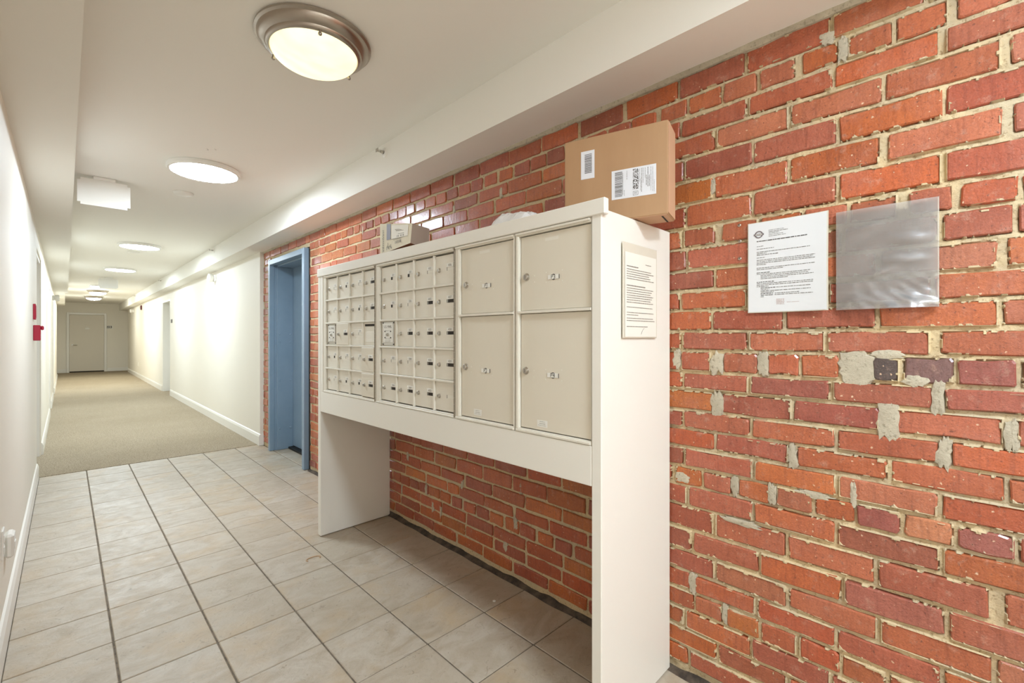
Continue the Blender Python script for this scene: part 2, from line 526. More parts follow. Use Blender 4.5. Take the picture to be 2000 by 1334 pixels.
# ---- left wall with door recesses
lw = MB()
def left_wall_seg(y0, y1, z0=0.0, z1=SOFFIT_Z+0.05, x=LEFT_X):
    lw.box(x-0.3, x, y0, y1, z0, z1)
LD = [(5.95, 6.97), (10.4, 11.4), (13.3, 14.3)]
y = BACK_Y - 0.1
for a, b in LD:
    left_wall_seg(y, a); left_wall_seg(a, b, 2.08); y = b
left_wall_seg(y, 19.8)
lw.box(LEFT_X-0.4, LEFT_X-0.11, 19.8, END_Y+0.1, 0, CEIL)
lwall = lw.build('wall_left', M_WALL)
tag(lwall, 'long white painted wall on the left of the corridor', 'wall', kind='structure')
for i, (a, b) in enumerate(LD):
    d = empty('door_%d' % (3+i), (LEFT_X-0.14, (a+b)/2, 0))
    MB().cbox(-0.045, 0.0, -(b-a)/2+0.03, (b-a)/2-0.03, 0.012, 2.05).build('door_leaf', M_TRIM, d)
    fr = MB()
    hw = (b-a)/2
    fr.box(-0.05, 0.13, hw-0.03, hw-0.001, 0.004, 2.079); fr.box(-0.05, 0.13, -hw+0.001, -hw+0.03, 0.004, 2.079); fr.box(-0.05, 0.13, -hw+0.03, hw-0.03, 2.05, 2.079)
    fr.build('door_frame', M_TRIM, d)
    h = MB(); h.cyl((0.0, -hw+0.1, 0.98), (0.012, -hw+0.1, 0.98), 0.027); h.cyl((0.012, -hw+0.1, 0.98), (0.05, -hw+0.1, 0.98), 0.009)
    h.tube([(0.05, -hw+0.1, 0.98), (0.05, -hw+0.2, 0.98)], 0.008)
    h.build('door_handle', M_STEEL, d)
    tag(d, ['white door set back in the left wall where the carpet begins', 'white door set back in the middle of the left wall', 'white door set back in the left wall under the emergency light'][i], 'door', kind='structure')

# ---- end wall, back wall
ew = MB().box(LEFT_X-0.5, 2.1, END_Y, END_Y+0.15, 0, CEIL).build('wall_end', M_WALL)
tag(ew, 'white wall closing the far end of the corridor', 'wall', kind='structure')
bw = MB().box(LEFT_X-0.5, 2.1, BACK_Y-0.15, BACK_Y, 0, CEIL).build('wall_back', M_WALL)
tag(bw, 'white wall closing the lobby behind the viewer', 'wall', kind='structure')

# ---- right corridor wall (white), with a door recess
rw = MB()
RD = (12.25, 13.3)
T = 2.1
rw.box(WHITE_X, T, 5.865, RD[0], 0, SOFFIT_Z+0.02)
rw.box(WHITE_X, T, RD[0], RD[1], 2.09, SOFFIT_Z+0.02)
rw.box(WHITE_X+0.22, T, RD[0], RD[1], 0, 2.09)
rw.box(WHITE_X, T, RD[1], 21.5, 0, SOFFIT_Z+0.02)
rw.box(WHITE_X+0.2, T, 21.5, END_Y, 0, SOFFIT_Z+0.02)
rwall = rw.build('wall_right_corridor', M_WALL)
tag(rwall, 'white painted wall on the right of the carpeted corridor', 'wall', kind='structure')
d = empty('door_6', (WHITE_X+0.17, (RD[0]+RD[1])/2, 0))
hw = (RD[1]-RD[0])/2
MB().cbox(0.0, 0.045, -hw+0.032, hw-0.032, 0.012, 2.055).build('door_leaf', M_TRIM, d)
fr = MB(); fr.box(-0.172, 0.049, hw-0.03, hw-0.001, 0.004, 2.089); fr.box(-0.172, 0.049, -hw+0.001, -hw+0.03, 0.004, 2.089); fr.box(-0.172, 0.049, -hw+0.03, hw-0.03, 2.06, 2.089)
fr.build('door_frame', M_TRIM, d)
tag(d, 'white door set back in the right corridor wall', 'door', kind='structure')

def baseboard(name, x, side, segs, label):
    mb = MB()
    for y0, y1 in segs:
        if side > 0:   # wall on the right, board sticks out to -x
            prof = [(x, 0.002), (x-0.016, 0.002), (x-0.016, 0.105), (x-0.008, 0.128), (x, 0.135)]
        else:
            prof = [(x, 0.002), (x, 0.135), (x+0.008, 0.128), (x+0.016, 0.105), (x+0.016, 0.002)]
        n = len(prof)
        vs = [(a, y0, b) for a, b in prof] + [(a, y1, b) for a, b in prof]
        fs = [(k, (k+1) % n, n+(k+1) % n, n+k) for k in range(n)] + [tuple(range(n-1, -1, -1)), tuple(range(n, 2*n))]
        mb.add(vs, fs)
    o = mb.build(name, M_TRIM)
    tag(o, label, 'baseboard', kind='structure')
    return o
baseboard('baseboard_left', LEFT_X, -1, [(BACK_Y, 5.9), (7.02, 10.35), (11.45, 13.25), (14.35, 19.8)], 'white baseboard along the foot of the left wall')
bb = baseboard('baseboard_right', WHITE_X, 1, [(5.845, 12.2), (13.35, 21.5)], 'white baseboard along the right corridor wall')
MB().box(WHITE_X+0.0, 1.662, 5.848, 5.8645, 0.002, 0.128).build('return', M_TRIM, bb)

# ================================================================== BRICK WALL
BLUE_Y0, BLUE_Y1, BLUE_Z = 4.44, 5.56, 2.135      # rough opening of the blue doorway
JZ = [2.2525, 2.1675, 2.0925, 2.0176, 1.9372, 1.8494, 1.7635, 1.6739, 1.6012, 1.518, 1.4413, 1.3665, 1.291, 1.2174, 1.1406, 1.0722, 0.9967,
      0.9264, 0.856, 0.7831, 0.7134, 0.6376, 0.5517, 0.4694, 0.3926, 0.3221, 0.2492, 0.177, 0.1066, 0.036]
# vertical joints of each course by the papers (metres along the wall, far to near); 'h' = header course
JOINTS = [
 ('s', [.790, .552, .307, .092]), ('h', [.754, .630, .512, (.394, .026), (.280, .03), .162, (.043, .02), -.07]),
 ('s', [.783, .545, .300, (.064, .02)]), ('s', [.653, .420, .185, (-.052, .02)]), ('s', [.770, .529, .292, .059]),
 ('s', [.660, .421, (.184, .02), (-.054, .02)]), ('s', [.760, .529, .293, .060]),
 ('h', [.775, (.643, .03), .510, .382, .266, (.141, .03), (.035, .02), -.077]), ('s', [.760, .513, .279, .065, -.068]),
 ('s', [.657, .425, .196, (-.046, .02)]), ('s', [.783, .546, .316, .081]), ('s', [.666, .435, .197, -.043]), ('s', [.779, .545, .321, (.076, .025)]),
 ('h', [.784, (.648, .05), (.498, .038), .390, (.250, .085), .146, .037, -.074]), ('s', [.774, .541, .307, (.070, .03)]),
 ('s', [(.648, .035), .411, (.174, .04), (-.059, .025)]), ('s', [.774, .534, .296, (.058, .03)]), ('s', [.656, (.411, .03), .171, -.055]),
 ('s', [.770, .527, .294, .067]), ('h', [.701, (.587, .026), (.466, .024), .356, .248, .143, .035, -.07]), ('s', [.757, .528, .295, .064]),
 ('s', [.658, .427, .201, (-.037, .03)]), ('s', [.738, .509, .280, .054]), ('s', [.654, .425, .195, -.033]), ('s', [(.736, .025), .519, .295, .061]),
 ('h', [.729, (.622, .02), .508, .397, .284, .176, .066]), ('s', [.766, .536, .308, .080]), ('s', [.648, .424, .193]), ('s', [.750, .477, .258])]

TINTS = [srgb(206, 104, 48), srgb(208, 110, 48), srgb(202, 102, 56), srgb(196, 98, 58), srgb(202, 106, 58), srgb(186, 92, 58), srgb(198, 94, 46), srgb(178, 92, 62), srgb(206, 116, 52)]
NEAR_TINTS = [srgb(206, 116, 80), srgb(202, 110, 68), srgb(208, 114, 62), srgb(194, 106, 74), srgb(202, 120, 86), srgb(186, 100, 74), srgb(200, 106, 66)]  # pinker bricks near the viewer; part of this is light's sheen put into the tint
SPECIAL = {(13, 0.185): srgb(92, 76, 70), (13, 0.092): srgb(138, 100, 94), (13, -0.02): srgb(172, 94, 80), (19, 0.089): srgb(220, 142, 98), (19, -0.018): srgb(178, 102, 88),
           (14, 0.424): srgb(172, 92, 74), (15, 0.292): srgb(178, 90, 70), (19, 0.195): srgb(174, 92, 78), (22, 0.167): srgb(188, 108, 88), (4, 0.06): srgb(170, 88, 74)}

def tint_for(ci, yc, r):
    for (k, yy), t in SPECIAL.items():
        if k == ci and abs(yy-yc) < 0.03: return t
    t = r.choice(NEAR_TINTS if yc < 0.75 and r.random() < 0.75 else TINTS)
    k = r.uniform(0.86, 1.14)
    return (t[0]*k, t[1]*k*r.uniform(0.94, 1.08), t[2]*k, 1)

def brick_geo(y0, y1, z0, z1, r, face, back=0.03):
    """irregular block with rounded corners; returns verts, faces (face towards -x)"""
    c = lambda: r.uniform(0.002, 0.008)
    j = lambda a=0.0032: r.uniform(-a, a)
    w = y1-y0; ym = (y0+y1)/2 + r.uniform(-.2, .2)*w
    pts = [(y0+j(), z0+c()), (y0+c(), z0+j()), (ym, z0+j(.004)), (y1-c(), z0+j()), (y1+j(), z0+c()),
           (y1+j(), z1-c()), (y1-c(), z1+j()), (ym+j(.02), z1+j(.004)), (y0+c(), z1+j()), (y0+j(), z1-c())]
    n = len(pts)
    cy, cz = (y0+y1)/2, (z0+z1)/2
    ti, tk = r.uniform(-.012, .012), r.uniform(-.02, .02)
    fx = lambda a, b: face + ti*(a-cy) + tk*(b-cz)
    e = 0.0035
    inner = []
    for a, b in pts:
        da = e if a > cy else -e; db = e if b > cz else -e
        inner.append((fx(a, b)-0.0, a-da, b-db))
    vs = inner + [(fx(a, b)+0.0035, a, b) for a, b in pts] + [(face+back, a, b) for a, b in pts]
    fs = [tuple(range(n))]
    for k in range(n):
        k2 = (k+1) % n
        fs.append((k, n+k, n+k2, k2)); fs.append((n+k, 2*n+k, 2*n+k2, n+k2))
    return vs, [tuple(reversed(f)) for f in fs]

bricks = []      # (course, y0, y1, z0, z1)
br = random.Random(11)
YMAX, YMIN = 5.858, -2.55
for ci, (kind, js) in enumerate(JOINTS):
    zt, zb = JZ[ci], JZ[ci+1]
    js = [(a, 0.012) if not isinstance(a, tuple) else a for a in js]
    pitch = 0.2365 if kind == 's' else 0.1145
    up = []; a = js[0][0]
    while a < YMAX + 0.3:
        a += pitch * (1 + br.uniform(-.05, .05)) * (0.5 if (kind == 's' and br.random() < 0.05) else 1)
        up.append((a, br.choice([.010, .012, .014, .02])))
    dn = []; a = js[-1][0]
    while a > YMIN - 0.3:
        a -= pitch * (1 + br.uniform(-.04, .04)); dn.append((a, br.choice([.010, .012, .016])))
    allj = up[::-1] + js + dn
    for (a, wa), (b, wb) in zip(allj[:-1], allj[1:]):
        y1, y0 = a - wa/2, b + wb/2
        m0, m1 = br.uniform(.0055, .0085), br.uniform(.0055, .0085)
        z0, z1 = zb + m0, zt - m1
        y1 = min(y1, YMAX); y0 = max(y0, YMIN)
        if y1 - y0 < 0.035: continue
        if z0 < BLUE_Z:
            if y0 > BLUE_Y0-0.02 and y1 < BLUE_Y1+0.02: continue
            if y0 < BLUE_Y0 < y1: y1 = BLUE_Y0 - 0.008
            elif y0 < BLUE_Y1 < y1: y0 = BLUE_Y1 + 0.008
            if y1 - y0 < 0.03: continue
        bricks.append((ci, y0, y1, z0, z1))
# mortar bed (relief grid) with an opening for the blue doorway
rows_of = {}
for b in bricks: rows_of.setdefault(b[0], []).append(b)
def mortar_level(y, z, fine):
    n = noise.noise((y*22, z*22, 1.0))*0.0042 + noise.noise((y*70, z*70, 4.0))*0.0022
    base = 0.0075 + n
    if not fine: return base
    base += noise.noise((y*160, z*160, 8.0))*0.0012
    ci = -1
    for k in range(len(JZ)-1):
        if JZ[k+1] <= z < JZ[k]: ci = k; break
    if ci < 0: return base
    for _, y0, y1, z0, z1 in rows_of.get(ci, ()):
        if y0 < y < y1 and z0 < z < z1:
            d = min(y-y0, y1-y, z-z0, z1-z)
            q = noise.noise((y*34, z*34, 12.0)) + 0.6*noise.noise((y*110, z*110, 3.0))
            if d < 0.001 + 0.011*max(0.0, q): return -0.0012 - 0.0015*q      # mortar smeared over the brick's edge
            return 0.014
    return base
def mortar_grid():
    mb = MB()
    zs0 = [-0.01, SOFFIT_Z, BLUE_Z]
    def patch(ya, yb, dy, dz, fine):
        n = max(1, round((yb-ya)/dy)); ys = [ya+(yb-ya)*k/n for k in range(n+1)]
        if ya < BLUE_Y0 < yb: ys += [BLUE_Y0]
        if ya < BLUE_Y1 < yb: ys += [BLUE_Y1]
        ys = sorted(set(ys))
        m = round((SOFFIT_Z+0.01)/dz); zs = sorted(set([-0.01+(SOFFIT_Z+0.01)*k/m for k in range(m+1)] + [BLUE_Z]))
        off = len(mb.v); nz = len(zs)
        for y in ys:
            for z in zs: mb.v.append((BRICK_X + mortar_level(y, z, fine), y, z))
        for i in range(len(ys)-1):
            for k in range(nz-1):
                yc, zc = (ys[i]+ys[i+1])/2, (zs[k]+zs[k+1])/2
                if BLUE_Y0 < yc < BLUE_Y1 and zc < BLUE_Z: continue
                a = off+i*nz+k
                mb.f.append((a, a+1, a+nz+1, a+nz))
    patch(YMIN, -0.14, 0.03, 0.02, False)
    patch(-0.14, 0.84, 0.0045, 0.0045, True)
    patch(0.84, 3.0, 0.013, 0.013, False)
    patch(3.0, YMAX, 0.03, 0.02, False)
    return mb
bwall = mortar_grid().build('wall_right', M_MORTAR, smooth=True)
tag(bwall, 'exposed red brick wall with sandy mortar behind the mailboxes', 'wall', kind='structure')
back = MB()
back.box(BRICK_X+0.02, 2.1, YMIN, BLUE_Y0, 0, SOFFIT_Z); back.box(BRICK_X+0.02, 2.1, BLUE_Y1, YMAX, 0, SOFFIT_Z); back.box(BRICK_X+0.02, 2.1, BLUE_Y0, BLUE_Y1, BLUE_Z, SOFFIT_Z)
back.build('backing', M_MORTAR, bwall)

# which bricks show largest: projected size, in frame and not behind the mailbox cabinet
def proj(x, y, z):
    t = x*math.sin(YAW) + y*math.cos(YAW)
    if t < 0.2: return None
    return (1000 + 889*(x*math.cos(YAW)-y*math.sin(YAW))/t, 658 - 889*(z-1.27)/t)
def shown(b):
    ci, y0, y1, z0, z1 = b
    p, q = proj(BRICK_X, y0, z0), proj(BRICK_X, y1, z1)
    if not p or not q: return 0
    if q[0] > 1990 or p[0] < 500: return 0
    if max(p[1], q[1]) < 5 or min(p[1], q[1]) > 1330: return 0
    yc, zc = (y0+y1)/2, (z0+z1)/2
    # where the sight line crosses the front plane of the cabinet
    s = 1.17/BRICK_X; yf = yc*s; zf = 1.27 + (zc-1.27)*s
    if 0.80 < yf < 2.95 and 0.80 < zf < 1.70: return 0
    if 0.85 < yc < 1.25 and zc > 1.25 and yf < 0.85 : return 0
    sy = yc*0.814/yc if yc else 0
    if yc > 0.82 and 1.19 < BRICK_X*0.814/yc and zc < 1.7: return 0
    return abs(p[0]-q[0])*abs((z1-z0)*889/(BRICK_X*math.sin(YAW)+yc*math.cos(YAW)))
order = sorted(range(len(bricks)), key=lambda k: -shown(bricks[k]))
single = set(k for k in order[:300] if shown(bricks[k]) > 0)
rest_v, rest_f, rest_c = [], [], []
brr = random.Random(5)
def paint(me, cols):
    at = me.attributes.new('tint', 'FLOAT_COLOR', 'POINT')
    flat = []
    for c in cols: flat += list(c)
    at.data.foreach_set('color', flat)
for k, b in enumerate(bricks):
    ci, y0, y1, z0, z1 = b
    t = tint_for(ci, (y0+y1)/2, brr)
    vs, fs = brick_geo(y0, y1, z0, z1, brr, BRICK_X + brr.uniform(-.002, .002))
    if k in single:
        cy, cz = (y0+y1)/2, (z0+z1)/2
        mb = MB().add([(x-BRICK_X, y-cy, z-cz) for x, y, z in vs], fs)
        me = mb.mesh('brick'); paint(me, [t]*len(vs)); me.materials.append(M_BRICK)
        o = bpy.data.objects.new('brick', me); COL.objects.link(o); o.parent = bwall; o.location = (BRICK_X, cy, cz)
    else:
        off = len(rest_v)
        rest_v += vs; rest_f += [tuple(i+off for i in f) for f in fs]; rest_c += [t]*len(vs)
me = bpy.data.meshes.new('far_bricks'); me.from_pydata(rest_v, [], rest_f); me.update(); paint(me, rest_c)
o = link('far_bricks', me, M_BRICK, bwall); o['kind'] = 'stuff'

# cement repairs smeared over joints and bricks
PATCHES = [(0.279,2.135,0.027,0.066), (0.316,2.183,0.041,0.039), (0.660,1.811,0.023,0.053), (0.245,1.177,0.085,0.105), (0.176,1.221,0.075,0.025), (0.117,1.149,0.053,0.034),
 (0.648,1.029,0.045,0.100), (0.496,1.182,0.036,0.075), (0.174,1.036,0.055,0.117), (0.070,1.107,0.026,0.085), (-0.063,1.023,0.026,0.085), (0.648,1.173,0.048,0.070), (0.797,1.183,0.032,0.068),
 (0.587,0.754,0.026,0.065), (0.470,0.751,0.026,0.078), (0.411,0.890,0.030,0.080), (0.058,0.961,0.030,0.078), (0.734,0.355,0.030,0.085), (0.620,0.294,0.022,0.065), (0.356,0.779,0.094,0.022),
 (0.253,0.804,0.016,0.071), (0.570,0.630,0.115,0.02), (0.775,0.738,0.056,0.035)]
pr = random.Random(3)
for _ in range(16):    # a few more in the stretch under the mailboxes and above them
    PATCHES.append((pr.uniform(1.2, 3.0), pr.uniform(.15, .8), pr.uniform(.015, .03), pr.uniform(.05, .08)))
for _ in range(6):
    PATCHES.append((pr.uniform(1.6, 3.6), pr.uniform(1.8, 2.1), pr.uniform(.014, .025), pr.uniform(.05, .08)))
for pi, (yc, zc, w, hgt) in enumerate(PATCHES):
    mb = MB(); N = 26; rings = [(1.0, 0.0085), (0.88, 0.0012), (0.5, -0.0004)]
    for s, x in rings:
        for k in range(N):
            a = 2*math.pi*k/N
            q = 1 + 0.38*noise.noise((math.cos(a)*1.7+pi*3.1, math.sin(a)*1.7, pi*1.7)) + 0.35*noise.noise((math.cos(a)*4.5+pi*2.1, math.sin(a)*4.5, pi*0.7))
            ca, sa = math.cos(a), math.sin(a)
            p4 = (abs(ca)**3 + abs(sa)**3)**(-1/3)
            mb.v.append((x + 0.0016*noise.noise((a*2, s*5, pi)), w/2*s*q*p4*ca*1.1, hgt/2*s*q*p4*sa*1.1))
    mb.v.append((-0.0006, 0, 0))
    for r_ in range(2):
        for k in range(N):
            k2 = (k+1) % N
            mb.f.append((r_*N+k, (r_+1)*N+k, (r_+1)*N+k2, r_*N+k2))
    for k in range(N): mb.f.append((2*N+k, 3*N, 2*N+(k+1) % N))
    mb.f = [tuple(reversed(f)) for f in mb.f]
    o = mb.build('mortar_patch', M_PATCH, bwall, smooth=True)
    o.location = (BRICK_X-0.001, yc, zc)

# ragged bead of plaster where the wall meets the soffit, and the sill of mortar at its foot
mb = MB(); y = YMIN; n = 0
prof_n = 5
while y < YMAX:
    q = 0.5+0.5*noise.noise((y*9, 2.2, 0)); d = 0.006 + 0.012*q
    for a, b in ((0, 0.0), (-d, 0.0), (-d*0.9, -d*0.5), (-d*0.4, -d*1.3), (0.004, -d*1.5)):
        mb.v.append((BRICK_X+a, y, SOFFIT_Z+b))
    n += 1; y += 0.02
for i in range(n-1):
    for k in range(prof_n-1):
        mb.f.append((i*prof_n+k, i*prof_n+k+1, (i+1)*prof_n+k+1, (i+1)*prof_n+k))
mb.build('plaster_bead', M_PATCH, bwall, smooth=True)
mb = MB(); y = YMIN; n = 0
while y < BLUE_Y0:
    q = noise.noise((y*6, 7.2, 0)); d = 0.022 + 0.008*q; hh = 0.012+0.008*noise.noise((y*8, 1.2, 3))
    for a, b in ((-d, 0.0005), (-d*0.8, hh*0.45), (-d*0.35, hh*0.8), (0.0, hh*1.3), (0.008, hh*1.4)):
        mb.v.append((BRICK_X+a, y, b))
    n += 1; y += 0.03
for i in range(n-1):
    for k in range(prof_n-1):
        mb.f.append((i*prof_n+k, i*prof_n+k+1, (i+1)*prof_n+k+1, (i+1)*prof_n+k))
M_DIRT = mat('dirty mortar', srgb(104, 90, 76), 0.9, var=(14, srgb(60, 50, 42), 0.35, 0.6), bump=(90, 0.6, 0.003))
mb.build('mortar_skirting', M_DIRT, bwall, smooth=True)

# ================================================================== BLUE DOORWAY
bd = empty('door_1', (1.617, 0, 0))
F0, F1, FZ = 4.47, 5.54, 2.122     # outer edges of the blue frame
fm = MB()
fm.cbox(0, 0.05, F0, F0+0.055, 0.003, FZ, 0.003); fm.cbox(0, 0.05, F1-0.055, F1, 0.003, FZ, 0.003); fm.cbox(0, 0.05, F0+0.054, F1-0.054, FZ-0.055, FZ, 0.003)
fm.build('door_frame', M_BLUE, bd)
jm = MB()
jm.box(0.03, 0.31, F0+0.02, F0+0.05, 0.003, FZ-0.02); jm.box(0.03, 0.31, F1-0.05, F1-0.02, 0.003, FZ-0.02); jm.box(0.03, 0.31, F0+0.05, F1-0.05, FZ-0.05, FZ-0.02)
jm.build('jamb', M_BLUE, bd)
st = MB()
st.cbox(0.075, 0.243, F1-0.068, F1-0.049, 0.003, FZ-0.068); st.cbox(0.075, 0.243, F0+0.049, F0+0.068, 0.003, FZ-0.068); st.cbox(0.075, 0.243, F0+0.068, F1-0.068, FZ-0.068, FZ-0.049)
st.build('door_stop', M_BLUE, bd)
MB().cbox(0.243, 0.29, F0+0.052, F1-0.052, 0.03, FZ-0.052).build('door_leaf', M_BLUE, bd)
for z in (0.24, 0.78, 1.21, 1.30):
    for x in (0.10, 0.215):
        MB().cyl((x, F1-0.0685, z), (x, F1-0.0725, z), 0.011, 10, 0.008).build('rivet', M_BLUE, bd)
MB().cbox(0.19, 0.30, F0+0.07, F1-0.07, 0.001, 0.024, 0.004).build('threshold', M_RUBBER, bd)
hd = MB(); hd.cyl((0.243, F0+0.13, 0.98), (0.23, F0+0.13, 0.98), 0.03); hd.cyl((0.23, F0+0.13, 0.98), (0.19, F0+0.13, 0.98), 0.01); hd.tube([(0.19, F0+0.13, 0.98), (0.19, F0+0.25, 0.98)], 0.009)
hd.build('door_handle', M_STEEL, bd, True)
tag(bd, 'blue painted steel doorway set deep in the brick wall', 'door', kind='structure')
# dark strip standing in for the shadow in the gap beside the frame
MB().box(1.662, 1.668, F0-0.03, F0, 0.01, FZ).build('gap', M_DARK, bwall)

# ================================================================== MAILBOX CABINET
DEL = R(0.9)
CABP = (1.189, 0.814, 0.0)
cab = empty('mailbox_cabinet', CABP, DEL)
tag(cab, 'white painted wooden surround on two panel legs holding the mailboxes', 'cabinet')
W = 2.1385
MB().cbox(0.0, 0.466, 0.0, 0.038, 0.003, 1.672, 0.003).build('side_panel', M_CAB, cab)
MB().cbox(0.0, 0.494, W-0.038, W, 0.003, 1.672, 0.003).build('side_panel', M_CAB, cab)
MB().cbox(-0.006, 0.018, -0.015, W, 1.651, 1.702, 0.003).build('top_fascia', M_CAB, cab)
MB().cbox(0.0, 0.020, 0.038, W-0.038, 0.796, 0.924, 0.002).build('bottom_rail', M_CAB, cab)
MB().cbox(0.020, 0.43, 0.038, W-0.038, 0.900, 0.923, 0.001).build('bottom_board', M_CAB, cab)
MB().cbox(0.018, 0.464, 0.038, W-0.038, 1.652, 1.674, 0.001).build('top_board', M_CAB, cab)
MB().box(0.40, 0.42, 0.038, W-0.038, 0.924, 1.651).build('back_board', M_CAB, cab)
MB().cbox(0.0, 0.020, W-0.074, W-0.038, 0.924, 1.651, 0.002).build('filler_strip', M_CAB, cab)

def cab_empty(name, y):
    e = empty(name, (0, 0, 0), DEL)
    v = Matrix.Rotation(DEL, 4, 'Z') @ Vector((0, y, 0.9245))
    e.location = (CABP[0]+v.x, CABP[1]+v.y, v.z)
    return e

ZB = 0.9245     # base of the units
ROWZ = [1.634, 1.4955, 1.3545, 1.2175, 1.077, 0.940]

def lock_part(parent, y, z, x=0.0, r=0.0085):
    mb = MB()
    mb.lathe([(r*1.25, 0), (r*1.2, 0.002), (r, 0.003), (r, 0.0075), (r*0.85, 0.009), (0.0005, 0.009)], 16, Matrix.Translation((x, y, z)) @ Matrix.Rotation(R(-90), 4, 'Y'))
    o = mb.build('lock', M_STEEL, parent, True)
    MB().box(x-0.0094, x-0.0088, y-0.0008, y+0.0008, z-r*0.55, z+r*0.55).build('keyway', M_DARK, parent)
    return o

def hinge_part(parent, y, z0, z1, x=0.0):
    mb = MB(); n = 26; st = (z1-z0)/n
    for k in range(n):
        mb.cyl((x, y, z0+k*st+0.001), (x, y, z0+(k+1)*st-0.001), 0.0026, 8)
    mb.cyl((x, y, z0), (x, y, z1), 0.0016, 6)
    return mb.build('hinge', M_HINGE, parent)

